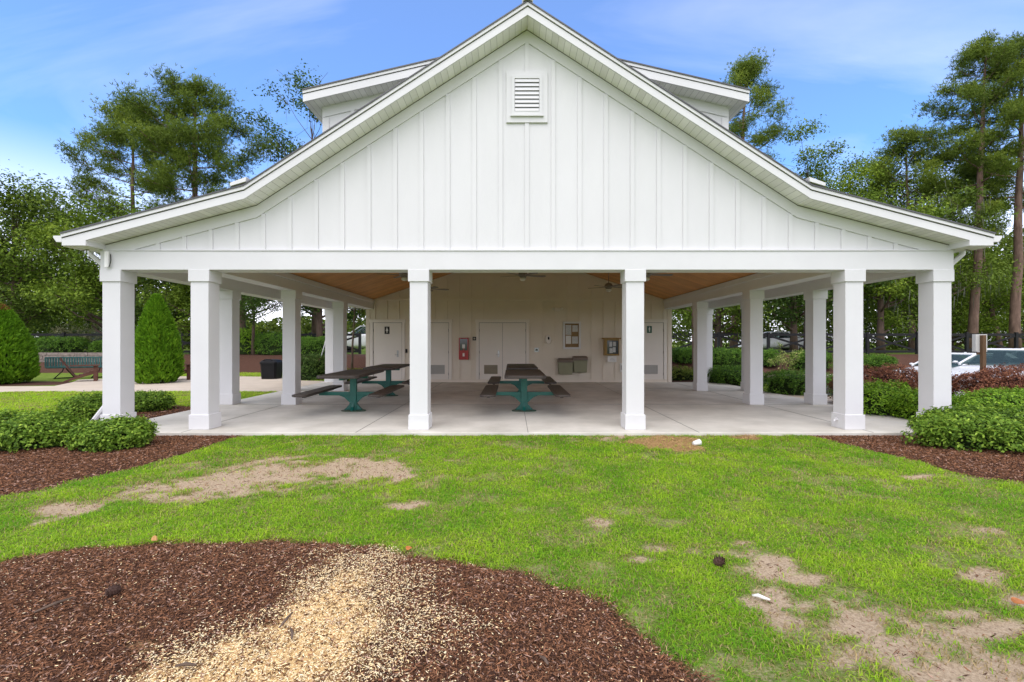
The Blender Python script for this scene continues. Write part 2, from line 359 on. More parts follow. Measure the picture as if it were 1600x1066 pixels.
def ground_mat():
    m = bpy.data.materials.new('ground'); m.use_nodes = True; t = m.node_tree; n = t.nodes; b = n['Principled BSDF']; lk = t.links.new
    b.inputs['Roughness'].default_value = .95; b.inputs['Specular IOR Level'].default_value = .1
    at = n.new('ShaderNodeAttribute'); at.attribute_name = 'col'; sp = n.new('ShaderNodeSeparateColor'); lk(at.outputs['Color'], sp.inputs[0])
    a2 = n.new('ShaderNodeAttribute'); a2.attribute_name = 'straw'
    co = n.new('ShaderNodeTexCoord')
    def noise(sc, det=6, rough=.6):
        k = n.new('ShaderNodeTexNoise'); k.inputs['Scale'].default_value = sc; k.inputs['Detail'].default_value = det; k.inputs['Roughness'].default_value = rough; lk(co.outputs['Object'], k.inputs['Vector']); return k.outputs[0]
    def ramp(src, stops):
        r = n.new('ShaderNodeValToRGB'); lk(src, r.inputs[0]); el = r.color_ramp.elements
        while len(el) < len(stops): el.new(.5)
        for e, (p, c) in zip(el, stops): e.position = p; e.color = (*c, 1)
        return r.outputs[0]
    def mix(f, a, c):
        k = n.new('ShaderNodeMix'); k.data_type = 'RGBA'; lk(f, k.inputs[0]); lk(a, k.inputs[6]); lk(c, k.inputs[7]); return k.outputs[2]
    def edge(v, nz, k, lo=.42, hi=.58):
        a = n.new('ShaderNodeMath'); a.operation = 'MULTIPLY_ADD'; lk(nz, a.inputs[0]); a.inputs[1].default_value = k; lk(v, a.inputs[2])
        mr = n.new('ShaderNodeMapRange'); lk(a.outputs[0], mr.inputs[0]); mr.inputs[1].default_value = lo + k*.5; mr.inputs[2].default_value = hi + k*.5; return mr.outputs[0]
    nf = noise(60, 8, .7); nm = noise(5, 6, .6); nl = noise(1.1, 4)
    grass = ramp(nm, [(.3, (.09,.15,.02)), (.55, (.15,.22,.03)), (.75, (.24,.24,.07))])
    dirt = ramp(nf, [(.25, (.20,.14,.085)), (.5, (.43,.33,.22)), (.75, (.58,.47,.33))])
    mulch = ramp(nf, [(.3, (.030,.014,.010)), (.55, (.10,.052,.036)), (.8, (.20,.11,.08))])
    strw = ramp(nf, [(.3, (.19,.11,.04)), (.6, (.42,.27,.12)), (.8, (.55,.38,.19))])
    pale = ramp(nf, [(.28, (.20,.12,.06)), (.5, (.84,.57,.25)), (.75, (.90,.70,.38))])
    c = mix(edge(sp.outputs[0], nf, .5, .36, .64), grass, dirt)
    c = mix(edge(a2.outputs['Fac'], nf, .4, .4, .6), c, strw)
    c = mix(edge(sp.outputs[1], nf, .2), c, mulch)
    c = mix(edge(sp.outputs[2], nf, .9, .40, .70), c, pale)
    lk(c, b.inputs['Base Color'])
    bp = n.new('ShaderNodeBump'); bp.inputs['Strength'].default_value = .9; bp.inputs['Distance'].default_value = .02; lk(nf, bp.inputs['Height']); lk(bp.outputs[0], b.inputs['Normal'])
    return m
gr = np_mesh('ground', np.stack([XX.ravel(), YY.ravel(), ZZ.ravel()], 1), FQ, ground_mat(), msk, smooth=True)
sa = gr.data.attributes.new('straw', 'FLOAT', 'POINT'); sa.data.foreach_set('value', straw_v.astype(np.float32))
tag(gr, kind='structure')

# slab, paths, lot
BC = .25                                    # building centre line
SX0, SX1, SY0, SY1 = -6.95, 7.55, 7.55, 17.12
slab = MB().box(SX0, SX1, SY0, SY1, -.25, 0).build('concrete_slab', M['concrete'], bevel=.012); tag(slab, kind='structure')
j = MB()
for x in (-5.35, -2.53, .26, 3.03, 5.85): j.box(x-.004, x+.004, SY0+.002, SY1-.01, .0, .0035)
for y in (10.92, 14.04): j.box(SX0+.01, SX1-.01, y-.004, y+.004, .0005, .004)
o = j.build('slab_joint', M['joint'], slab)
def sheet(name, poly, z, m, th=.1):
    return tag(MB().prism(poly, z-th, z, 'z').build(name, m), kind='structure')
sheet('path', [(-60,14.05),(-6.96,14.15),(-6.96,17.9),(-8.6,18.3),(-9.2,19.2),(-9.6,20.0),(-11.4,20.3),(-13.2,20.6),(-15.6,20.2),(-17.3,18.6),(-16.4,17.4),(-15.6,15.9),(-22,15.5),(-60,15.3)], -.03, M['path'])
sheet('path', [(7.56,11.2),(16,11.6),(30,11.9),(30,13.0),(8.6,12.9),(7.56,13.8)], -.03, M['path'])
sheet('path', [(9.5,20.6),(22,21.4),(22,22.2),(9.0,21.4)], -.03, M['path'])
sheet('parking_lot', [(10.2,13.2),(60,13.2),(60,21.8),(10.6,21.8)], -.28, M['asphalt'])

rng = np.random.default_rng(11)
# ------------------------------------------------------------------ grass blades
def scatter(n, x0, x1, y0, y1):
    return rng.uniform(x0, x1, n), rng.uniform(y0, y1, n)
def in_view(x, y, k=1.25): return np.abs(x) < 1.10*y*k + .4
def keep_grass(x, y):
    mu = m_mulch(x, y); di = m_dirt(x, y); st = m_straw(x, y)
    p = 1 - sstep(mu, -.03, .03)
    p = p*(1 - .985*sstep(di, -.02, .95)**.8)*(1-.62*sstep(fbm(x*3.3+70, y*3.3+20, 4), .50, .68)*(y < 7.6))*(1-.5*sstep(fbm(x*14, y*14, 2), .55, .75))*(1-.95*sstep(st, .35, .6))
    p = p*(1-((x > SX0-.02) & (x < SX1+.02) & (y > SY0-.03)))
    return rng.random(len(x)) < p
def blades(x, y, hmin, hmax, wmin, wmax, yel=0.0):
    n = len(x); z = height(x, y) - .004
    hh = rng.uniform(hmin, hmax, n)*(.35+1.3*fbm(x*4.3, y*4.3)); wd = rng.uniform(wmin, wmax, n)
    th = rng.uniform(0, 2*np.pi, n); lean = rng.uniform(.5, 2.2, n)
    dx, dy = np.cos(th), np.sin(th); sx, sy = -dy, dx
    b = np.stack([x, y, z], 1); side = np.stack([sx, sy, 0*sx], 1)*wd[:, None]/2; d = np.stack([dx, dy, 0*dx], 1)
    up = np.array([0, 0, 1.0])
    m_ = b + d*(hh*lean*.30)[:, None] + up*(hh*.62)[:, None]
    t_ = b + d*(hh*lean*.85)[:, None] + up*(hh*np.maximum(.18, 1.0-.34*lean))[:, None]
    V = np.stack([b-side, b+side, m_+side*.75, m_-side*.75, t_+side*.12, t_-side*.12], 1).reshape(-1, 3)
    i = np.arange(n)*6
    Fq = np.concatenate([np.stack([i, i+1, i+2, i+3], 1), np.stack([i+3, i+2, i+4, i+5], 1)])
    v = np.clip((fbm(x*2.6+40, y*2.6, 5)-.5)*2.0+.45, 0, 1); r = rng.random(n)
    g1 = np.array([.145,.38,.020]); g2 = np.array([.47,.65,.042]); g3 = np.array([.46,.36,.17])
    k = np.clip(v*.6 + r*.7 - .15 + yel, 0, 1)[:, None]
    c = g1*(1-k) + g2*k
    thin_ = sstep(fbm(x*3.3+70, y*3.3+20, 4), .50, .68)
    dead = (rng.random(n) < .13 + .28*thin_ + .45*sstep(m_dirt(x, y), .0, .5))[:, None]
    c = np.where(dead, g3*(.6+.6*rng.random((n,1))), c)*(.75+.5*rng.random((n,1)))
    return V, Fq, np.repeat(c, 6, 0)
parts = []
for (y0, y1, dens, h0, h1, w0, w1) in [(1.7,3.2,13000,.016,.042,.003,.006),(3.2,4.5,9500,.016,.042,.0035,.007),(4.5,6.0,6500,.02,.05,.005,.008),(6.0,7.56,5000,.02,.05,.006,.01)]:
    xr = 1.10*y1*1.2+.4; x, y = scatter(int(dens*2*xr*(y1-y0)), -xr, xr, y0, y1)
    k = in_view(x, y, 1.15); x, y = x[k], y[k]; k = keep_grass(x, y); x, y = x[k], y[k]
    parts.append(blades(x, y, h0, h1, w0, w1))
for (x0, x1, y0, y1, dens) in [(-15,-6.9,8.2,14.1,1500),(-17,-6.9,17.5,22.9,500),(8,22,13.8,22.6,120)]:
    x, y = scatter(int(dens*(x1-x0)*(y1-y0)), x0, x1, y0, y1); k = keep_grass(x, y); x, y = x[k], y[k]
    if x0 > 0: kk = (x < 10.0); x, y = x[kk], y[kk]
    sdp = np.maximum(poly_sd(x, y, [(-60,14.05),(-6.96,14.15),(-6.96,17.9),(-8.6,18.3),(-9.6,20.0),(-11.4,20.3),(-13.2,20.6),(-15.6,20.2),(-17.3,18.6),(-16.4,17.4),(-15.6,15.9),(-60,15.3)]), poly_sd(x, y, [(7.56,11.2),(16,11.6),(30,11.9),(30,13.0),(8.6,12.9),(7.56,13.8)]))
    kk = sdp < -.01; x, y = x[kk], y[kk]
    parts.append(blades(x, y, .05, .08, .010, .018, .35))
off = 0; VV = []; FF = []; CC = []
for V, Fq, C in parts: VV.append(V); FF.append(Fq+off); CC.append(C); off += len(V)
tag(np_mesh('grass', np.concatenate(VV), np.concatenate(FF), M['blade'], np.concatenate(CC)), 'short bright green lawn grass with worn bare patches before the pavilion', 'grass', kind='stuff')

# ------------------------------------------------------------------ mulch and wood chips
def chips(x, y, l0, l1, w0, w1, cfun, lift=.012, tilt=1.0):
    n = len(x); z = height(x, y) + rng.uniform(.0, lift, n)
    l = rng.uniform(l0, l1, n)*rng.choice([.5, 1, 1, 1.5], n); wd = rng.uniform(w0, w1, n)
    th = rng.uniform(0, 2*np.pi, n); ti = rng.normal(0, .30*tilt, n); ro = rng.normal(0, .5*tilt, n)
    d = np.stack([np.cos(th)*np.cos(ti), np.sin(th)*np.cos(ti), np.sin(ti)], 1)
    s = np.stack([-np.sin(th)*np.cos(ro), np.cos(th)*np.cos(ro), np.sin(ro)], 1); nn = np.cross(d, s)
    c = np.stack([x, y, z], 1); a = d*l[:, None]/2; b = s*wd[:, None]/2; hgt = nn*(wd*.35)[:, None]
    V = np.stack([c-a-b*.5, c-a*.9+b*.6, c+b+a*.1-hgt*.3, c+a+b*.3, c+a*.9-b*.5, c-b+a*.05-hgt*.3, c+hgt+a*.2, c+hgt-a*.3], 1).reshape(-1, 3)
    i = np.arange(n)*8
    Fq = np.concatenate([np.stack(q, 1) for q in [(i, i+5, i+6, i+7), (i+5, i+4, i+3, i+6), (i+7, i+6, i+2, i+1), (i+6, i+3, i+2, i+2)]][:3] + [np.stack((i, i+7, i+1, i+1), 1)][:0])
    return V, Fq, np.repeat(cfun(n, x, y), 8, 0)
def c_mulch(n, x, y):
    a = np.array([.054,.024,.012]); b = np.array([.32,.15,.076]); t = np.array([.42,.27,.20])
    k = rng.random((n,1))**1.5; c = a*(1-k)+b*k
    return np.where(rng.random((n,1)) < .09, t*(.6+.7*rng.random((n,1))), c)
def c_pale(n, x, y):
    a = np.array([.93,.68,.32]); b = np.array([.93,.82,.56]); k = rng.random((n,1))
    return (a*(1-k)+b*k)*(.75+.35*rng.random((n,1)))
parts = []
for (x0, x1, y0, y1, dens, l0, l1, w0, w1) in [(-4.4,2.2,1.55,3.7,13000,.012,.038,.003,.009),(-9.5,-3.6,4.6,8.2,3800,.02,.05,.006,.013),(4.2,10.5,4.9,8.5,3800,.02,.05,.006,.013),(-10,-6.9,8.2,11.5,700,.03,.07,.01,.02),(7.5,13,8.5,11.8,400,.03,.07,.01,.02)]:
    x, y = scatter(int(dens*(x1-x0)*(y1-y0)), x0, x1, y0, y1)
    k = (m_mulch(x, y) > rng.normal(-.005, .03, len(x))) & ~((x > SX0-.02) & (x < SX1+.02) & (y > SY0-.02)) & in_view(x, y, 1.2); x, y = x[k], y[k]
    if y0 < 2: k = rng.random(len(x)) > .55*sstep(m_saw(x, y), .4, .9)+.2*sstep(m_pale(x, y), .4, .9); x, y = x[k], y[k]
    parts.append(chips(x, y, l0, l1, w0, w1, c_mulch))
# a loose scatter of mulch on the grass edge and bare patches
x, y = scatter(60000, -7, 7, 2.0, 7.4); k = in_view(x, y) & (rng.random(len(x)) < .5*sstep(m_dirt(x, y), .3, .7) + .01); x, y = x[k], y[k]
parts.append(chips(x, y, .012, .05, .003, .008, c_mulch, .008))
off = 0; VV = []; FF = []; CC = []
for V, Fq, C in parts: VV.append(V); FF.append(Fq+off); CC.append(C); off += len(V)
tag(np_mesh('mulch_chips', np.concatenate(VV), np.concatenate(FF), M['chip'], np.concatenate(CC)), 'dark brown shredded bark mulch covering the planting beds', 'mulch', kind='stuff')
x, y = scatter(190000, -3.6, 2.2, 1.55, 3.6); pv = m_pale(x, y)
k = (rng.random(len(x)) < .75*sstep(pv*(1+2.0*(fbm(x*7, y*7, 4)-.5)), .15, 1.0) + .022*(m_mulch(x, y) > 0)) & in_view(x, y); x, y = x[k], y[k]
V, Fq, C = chips(x, y, .006, .020, .003, .0065, c_pale, .020, .55)
tag(np_mesh('wood_shavings', V, Fq, M['chip'], C), 'pale fresh wood shavings scattered over the dark mulch in front', 'wood chips', kind='stuff')
x, y = scatter(30000, 1.2, 5, 6.2, 7.55); k = rng.random(len(x)) < .8*sstep(m_straw(x, y), .35, .6); x, y = x[k], y[k]
V, Fq, C = chips(x, y, .03, .09, .003, .005, lambda n, x, y: np.array([.50,.33,.15])*(.5+.7*rng.random((n,1))), .02)
tag(np_mesh('pine_straw', V, Fq, M['chip'], C), 'dry tan straw lying along the slab edge', 'straw', kind='stuff')

# ------------------------------------------------------------------ pavilion
pav = empty('pavilion', (BC, 7.8, 0), 'white open-sided park pavilion with board-and-batten gable, dormers and square columns', 'pavilion')
def pb(mb, name, m, parent=None, bevel=0):        # coordinates: u from the centre line, world Y, z
    mb.v = [(x, y-7.8, z) for x, y, z in mb.v]
    return mb.build(name, M[m], parent or pav, bevel=bevel)
ROWS = [7.8, 10.92, 14.04, 17.1]
UO, UI, UM = 6.95, 5.475, 1.81
def column(u, y):
    c = pb(MB().box(u-.15, u+.15, y, y+.30, .0, 2.66), 'column', 'white', bevel=.006)
    pb(MB().box(u-.175, u+.175, y-.025, y+.325, 2.475, 2.674), 'capital', 'white', c, .005)
    pb(MB().box(u-.17, u+.17, y-.02, y+.32, .001, .25), 'plinth', 'white', c, .006)
    return c
for u in (-UO,-UI,-UM,UM,UI,UO): column(u, ROWS[0])
for y in ROWS[1:3]:
    for u in (-UO,-UI,UI,UO): column(u, y)
for u in (-UO,UO): column(u, ROWS[3]+.0)
# beams
fb = pb(MB().box(-UO-.17, UO+.17, 7.782, 8.118, 2.67, 2.985), 'front_beam', 'white', bevel=.005)
pb(MB().box(-UO-.18, UO+.18, 7.765, 7.90, 2.985, 3.005), 'ledge', 'white', fb)
for s in (-1, 1):
    b = pb(MB().box(s*UO-.165, s*UO+.165, 8.119, 17.42, 2.672, 2.99), 'side_beam', 'white', bevel=.005)
    b = pb(MB().box(s*UI-.165, s*UI+.165, 8.119, 17.09, 2.672, 3.03), 'inner_beam', 'white', bevel=.005)
    ux = s*(UI-.165)
    pb(MB().box(min(ux, ux-s*.03), max(ux, ux-s*.03), 8.12, 17.08, 2.90, 3.02), 'crown_moulding', 'white', b, .004)
    pb(MB().box(min(s*(UI+.165), s*(UO-.165)), max(s*(UI+.165), s*(UO-.165)), 8.12, 17.4, 2.992, 3.02), 'aisle_ceiling', 'aisleceil')
    # wood ceiling
    u0, u1 = s*(UI-.17), 0.0
    z0, z1 = 3.03, 3.03 + (UI-.17)/3.0
    pb(MB().prism([(u0, z0), (u1, z1), (u1, z1+.04), (u0, z0+.04)], 8.12, 17.08), 'ceiling', 'ceil')
# roof profile
KN, ZK, ZP, UE, ZE = 4.52, 3.968, 6.90, 7.43, 3.205
def prof(d0, d1, kn=KN):
    """band of the roof section between depths d0 and d1 below its top line, left and right"""
    t = [(-UE, ZE), (-kn, ZK), (0, ZP), (kn, ZK), (UE, ZE)]
    return [(u, z-d0) for u, z in t] + [(u, z-d1) for u, z in t[::-1]]
YF = 7.44
def section(mb, d0, d1, y0, y1):
    t = [(-UE, ZE), (-KN, ZK), (0, ZP), (KN, ZK), (UE, ZE)]
    for i in range(4):
        (ua, za), (ub, zb) = t[i], t[i+1]
        mb.prism([(ua, za-d0), (ub, zb-d0), (ub, zb-d1), (ua, za-d1)], y0, y1)
    return mb
YB = 25.5
roof = pb(section(MB(), 0, .022, YF-.035, YB), 'roof', 'roofmetal')
seams = MB()
for k in range(int((YB-YF)/.42)):
    y = YF + .2 + k*.42
    t = [(-UE, ZE), (-KN, ZK), (0, ZP), (KN, ZK), (UE, ZE)]
    for i in range(4):
        (ua, za), (ub, zb) = t[i], t[i+1]
        seams.prism([(ua, za+.03), (ub, zb+.03), (ub, zb), (ua, za)], y, y+.018)
pb(seams, 'roof_seam', 'roofmetal', roof)
pb(section(MB(), .022, .074, YF-.02, YF+.03), 'rake_trim', 'white')
pb(section(MB(), .074, .090, YF+.004, YF+.03), 'shadow_strip', 'darkgap')  # shadow line under the rake trim, put in as a dark strip
fm = MB()
t = [(-UE, ZE), (-KN, ZK), (0, ZP), (KN, ZK), (UE, ZE)]
FD = .215
for i in range(4):
    (ua, za), (ub, zb) = t[i], t[i+1]
    if i == 0:
        uc = -7.05; zc = ZE + (uc-ua)*(zb-za)/(ub-ua)
        fm.prism([(ua, za-.09), (ub, zb-.09), (ub, zb-FD), (uc, zc-FD), (uc, 3.005), (ua, 3.005)], YF, YF+.028)
    elif i == 3:
        uc = 7.05; zc = ZE + (UE-uc)*(za-zb)/(ub-ua)
        fm.prism([(ua, za-.09), (ub, zb-.09), (ub, 3.005), (uc, 3.005), (uc, zc-FD), (ua, za-FD)], YF, YF+.028)
    else: fm.prism([(ua, za-.09), (ub, zb-.09), (ub, zb-FD), (ua, za-FD)], YF, YF+.028)
pb(fm, 'fascia', 'white')
sf = section(MB(), FD-.012, FD-.002, YF+.029, 7.84)
pb(sf, 'soffit', 'soffit_boards')
# thin dark strip along the line where soffit meets wall
pb(section(MB(), FD-.001, FD+.010, 7.792, 7.80), 'seam_line', 'darkseam')
# eave soffits, returns, gutters
for s in (-1, 1):
    a, b = sorted((s*7.11, s*UE))
    pb(MB().box(a, b, YF+.03, YB, 3.012, 3.03), 'eave_soffit', 'soffit')
    pb(MB().box(min(s*7.05, s*7.07), max(s*7.05, s*7.07), YF+.029, 7.8, 3.006, 3.10), 'eave_return', 'white')
    a, b = sorted((s*(UE-.002), s*(UE-.03)))
    pb(MB().box(a, b, YF+.031, YB, 3.008, 3.17), 'eave_fascia', 'white')
    g = [(s*(UE+.003), 3.16), (s*(UE+.14), 3.16), (s*(UE+.14), 3.13), (s*(UE+.09), 3.06), (s*(UE+.003), 3.06)]
    gt = pb(MB().prism(g, YF+.0, YB), 'gutter', 'white', bevel=.004)
    # downspout: elbow from gutter back to the corner column, pipe, foot
    yc = 8.02; xo = s*(UO+.15+.055)
    ds = MB().tube([(s*(UE+.06), yc, 3.06), (s*(UE+.06), yc, 2.97), (s*(UE-.02), yc, 2.90), (xo+s*.05, yc, 2.72), (xo, yc, 2.60), (xo, yc, .50), (xo+s*.05, yc-.01, .40), (xo+s*.20, yc-.05, .17), (xo+s*.25, yc-.06, .10)], .042, 8)
    pb(ds, 'downspout', 'white')
# gable wall
def soff(u):
    u = abs(u)
    z = ZP + (ZK-ZP)*u/KN if u < KN else ZK + (ZE-ZK)*(u-KN)/(UE-KN)
    return z - FD
us = [-7.08, -KN, 0, KN, 7.08]
gwm = MB().prism([(-7.08, 2.99), (7.08, 2.99)] + [(u, soff(u)-.002) for u in us[::-1]], 7.82, 7.95)
fr = MB(); FW = .205
segs = [(-7.08, -KN), (-KN, 0), (0, KN), (KN, 7.08)]
for a, b in segs: fr.prism([(a, soff(a)-.003), (b, soff(b)-.003), (b, soff(b)-FW), (a, soff(a)-FW)], 7.798, 7.819)
bt = gwm
VB = (5.128, 5.985)           # louver panel z-range
sp_ = .441
for k in range(-15, 16):
    u = k*sp_; z1 = soff(abs(u)+.036) - FW
    if z1 < 3.03: continue
    if k == 0:
        bt.box(u-.034, u+.034, 7.80, 7.819, 3.005, VB[0]); bt.box(u-.034, u+.034, 7.80, 7.819, VB[1], z1+.03)
    else: bt.box(u-.034, u+.034, 7.80, 7.819, 3.006, z1+.01)
gw = pb(gwm, 'gable_wall', 'white_wall')
pb(fr, 'frieze_board', 'white_wall', gw)
# gable louver
lv = pb(MB().box(-.345, .345, 7.786, 7.8185, 5.13, 5.982), 'gable_louver', 'white_wall', bevel=.004)
lf = MB(); z0, z1 = 5.255, 5.905
lf.box(-.255, -.205, 7.762, 7.785, z0, z1).box(.205, .255, 7.762, 7.785, z0, z1).box(-.2049, .2049, 7.762, 7.785, z1-.05, z1).box(-.2049, .2049, 7.762, 7.785, z0, z0+.05)
pb(lf, 'louver_frame', 'white', lv)
pb(MB().box(-.205, .205, 7.780, 7.7859, z0+.05, z1-.05), 'louver_opening', 'darkgap', lv)
ls = MB()
for k in range(8):
    zc = z0+.075 + k*(z1-z0-.10)/8.0
    ls.add([(-.2,7.756,zc-.022),(.2,7.756,zc-.022),(.2,7.777,zc+.038),(-.2,7.777,zc+.038),(-.2,7.762,zc-.024),(.2,7.762,zc-.024),(.2,7.779,zc+.036),(-.2,7.779,zc+.036)],
           [(0,1,2,3),(7,6,5,4),(0,4,5,1),(3,2,6,7)])
pb(ls, 'louver_slat', 'white', lv)
pb(MB().box(-.275, .275, 7.75, 7.7855, z0-.03, z0-.003), 'louver_sill', 'white', lv)
# ridge cap end and knee flashings
pb(MB().prism([(-.09, ZP+.05), (.09, ZP+.05), (.075, ZP-.03), (.02, ZP-.008), (-.02, ZP-.008), (-.075, ZP-.03)], YF-.06, YB), 'ridge_cap', 'white')
for s in (-1, 1):
    p = [(s*(KN-.06), ZK+.115), (s*(KN-.05), ZK+.04), (s*(KN+.20), ZK-.035), (s*(KN+.20), ZK+.02)]
    pb(MB().prism(p, YF-.05, YF+.25), 'knee_flashing', 'white', bevel=.004)
# dormers: one shed roof falling to each side of the ridge
YD = 8.30; YDW = 8.62; DE = 3.97; DW = 3.745; ZDP, ZDE = 6.88, 5.955
YDB = 20.0
for s in (-1, 1):
    def dz(u): return ZDP + (ZDE-ZDP)*abs(u)/DE
    d = pb(MB().prism([(s*DW, 3.9), (s*DW, dz(DW)-.21), (s*.9, dz(.9)-.21), (s*.9, 6.0)], YDW, YDB), 'dormer', 'white_wall')
    pb(MB().prism([(s*DE, ZDE), (s*.05, dz(.05)), (s*.05, dz(.05)-.022), (s*DE, ZDE-.022)], YD-.03, YDB+.3), 'dormer_roof', 'roofmetal', d)
    pb(MB().prism([(s*DE, ZDE-.022), (s*.05, dz(.05)-.022), (s*.05, dz(.05)-.07), (s*DE, ZDE-.07)], YD-.015, YD+.03), 'rake_trim', 'white', d)
    pb(MB().prism([(s*DE, ZDE-.07), (s*.05, dz(.05)-.07), (s*.05, dz(.05)-.084), (s*DE, ZDE-.084)], YD+.004, YD+.03), 'shadow_strip', 'darkgap', d)  # dark-coloured strip stands in for the shadow below the dormer trim
    pb(MB().prism([(s*DE, ZDE-.084), (s*.05, dz(.05)-.084), (s*.05, dz(.05)-.215), (s*DE, ZDE-.215)], YD, YD+.03), 'fascia', 'white', d)
    pb(MB().prism([(s*DE, ZDE-.20), (s*.05, dz(.05)-.20), (s*.05, dz(.05)-.213), (s*DE, ZDE-.213)], YD+.031, YDB+.3), 'dormer_soffit', 'soffit_boards', d)
    a, b = sorted((s*DE, s*(DE-.03)))
    pb(MB().box(a, b, YD+.032, YDB+.3, ZDE-.2, ZDE-.03), 'dormer_eave_fascia', 'white', d)
    db = MB()
    db.prism([(s*DW, dz(DW)-.214), (s*.95, dz(.95)-.214), (s*.95, dz(.95)-.40), (s*DW, dz(DW)-.40)], YDW-.02, YDW-.001)
    a, b = sorted((s*DW, s*(DW-.12))); db.box(a, b, YDW-.019, YDW-.001, 4.0, dz(DW)-.401)
    for k in range(1, 6):
        u = s*(DW-.12-k*.44); db.box(u-.034, u+.034, YDW-.018, YDW-.001, 4.2, dz(u)-.401)
    pb(db, 'dormer_trim', 'white_wall', d)
# enclosed rooms behind the porch
YW = 17.10
zc = lambda u: 3.07 + (UI-abs(u))/3.0
bwm = MB().prism([(-5.6, 0), (5.6, 0), (5.6, 3.07), (0, 3.07+5.6/3), (-5.6, 3.07)], YW, YW+.15)
for s in (-1, 1):
    a, b = sorted((s*5.6, s*5.45))
    pb(MB().box(a, b, YW+.151, 25, 0, 3.3), 'side_wall', 'white_wall')
pb(MB().box(-5.45, 5.45, 24.85, 25, 0, 3.3), 'rear_wall', 'white_wall')
ub = lambda px: (px-800.0)*YW/F - BC
zb_ = lambda py: CAMZ - (py-535.0)*YW/F
tr = MB()
tr.box(-5.44, 5.44, YW-.035, YW-.001, 2.99, 3.10)
for s in (-1, 1):
    a, b = sorted((s*5.6, s*5.46)); tr.box(a, b, YW-.028, YW-.001, 0, 2.67)
tr.box(-5.44, 5.44, YW-.022, YW-.001, 0.0, .10)
DOORS = [(583.5, 627.8, 'single'), (656.5, 701, 'single'), (749, 821.5, 'double'), (1008, 1036.5, 'single')]
DOORS[3] = (994, 1036.5, 'single')
def in_door(u, z):
    return any(ub(a)-.14 < u < ub(b)+.14 for a, b, k in DOORS)
bt = bwm
for k in range(-13, 14):
    u = k*.441+.02
    if abs(u) > 5.4: continue
    bt.box(u-.022, u+.022, YW-.028, YW-.001, 2.31 if in_door(u, 0) else .101, 2.989)
    z1 = zc(u)
    if z1 > 3.2: bt.box(u-.022, u+.022, YW-.028, YW-.001, 3.101, min(z1, 4.9)-.02)
bw = pb(bwm, 'back_wall', 'cream'); pb(tr, 'wall_trim', 'cream', bw)
for a, b, kind in DOORS:
    ua, ub2 = ub(a), ub(b); H = 2.17
    d = pb(MB().box(ua+.0, ub2-.0, YW-.012, YW-.0015, .012, H) if kind == 'single' else MB().box(ua, (ua+ub2)/2-.004, YW-.012, YW-.0015, .012, H).box((ua+ub2)/2+.004, ub2, YW-.012, YW-.0015, .012, H), 'door', 'door', bevel=.002)
    tm = MB()
    tm.box(ua-.12, ua-.012, YW-.035, YW-.0012, .102, H+.012).box(ub2+.012, ub2+.12, YW-.035, YW-.0012, .102, H+.012).box(ua-.15, ub2+.15, YW-.038, YW-.0012, H+.0125, H+.13)
    pb(tm, 'door_frame', 'door', d, .003)
    gp = MB().box(ua-.012, ua, YW-.008, YW-.0014, .01, H+.012).box(ub2, ub2+.012, YW-.008, YW-.0014, .01, H+.012).box(ua, ub2, YW-.008, YW-.0014, H, H+.012)
    if kind == 'double': gp.box((ua+ub2)/2-.004, (ua+ub2)/2+.004, YW-.009, YW-.0014, .012, H)
    pb(gp, 'door_gap', 'darkgap', d)
    hx = {583.5: 621.5, 656.5: 661, 749: 779, 994: 998}[a]; u = ub(hx)
    hd = MB().box(u-.03, u+.03, YW-.02, YW-.0121, .92, 1.16)
    hd.tube([(u, YW-.02, 1.0), (u, YW-.06, 1.0), (u-.09, YW-.065, 1.0)], .011, 8)
    hd.lathe([(.02, 0), (.02, .01)], (u, YW-.03, 1.10), 10)
    pb(hd, 'handle', 'steel', d)
    hu = ub2 if a in (656.5, 994) else ua
    for hq in ([hu, ub2] if kind == 'double' else [hu]):
        for z in (.3, 1.1, 1.9): pb(MB().box(hq-.012, hq+.012, YW-.02, YW-.0121, z-.05, z+.05), 'hinge', 'fan', d)
    if a != 583.5:
        la, lb = {656.5: (672.5, 695), 749: (756.4, 777.5), 994: (1005, 1027.4)}[a]
        la, lb = ub(la), ub(lb); z0, z1 = .30, .63
        lo = MB()
        lo.box(la, lb, YW-.016, YW-.0121, z0, z1)
        for k in range(9):
            z = z0+.025 + k*(z1-z0-.03)/9; lo.add([(la+.02,YW-.028,z),(lb-.02,YW-.028,z),(lb-.02,YW-.0165,z+.03),(la+.02,YW-.0165,z+.03)], [(0,1,2,3)])
        lo.box(la, la+.02, YW-.03, YW-.0161, z0, z1).box(lb-.02, lb, YW-.03, YW-.0161, z0, z1).box(la+.02, lb-.02, YW-.03, YW-.0161, z1-.02, z1).box(la+.02, lb-.02, YW-.03, YW-.0161, z0, z0+.02)
        pb(lo, 'door_louver', 'louver_tan' if a == 749 else 'louver', d)

# ------------------------------------------------------------------ things on the back wall
def wall_at(px0, py0, px1, py1):
    Yw = YW - .02
    x0 = (px0-800)*Yw/F; x1 = (px1-800)*Yw/F; z1 = CAMZ-(py0-535)*Yw/F; z0 = CAMZ-(py1-535)*Yw/F
    return x0, x1, z0, z1
def thing_at(name, label, cat, x, y, z, group=None): return empty(name, (x, y, z), label, cat, group)
def lb(mb, name, m, parent, bevel=0, smooth=False):
    return mb.build(name, M[m], parent, bevel=bevel, smooth=smooth)
Yw = YW
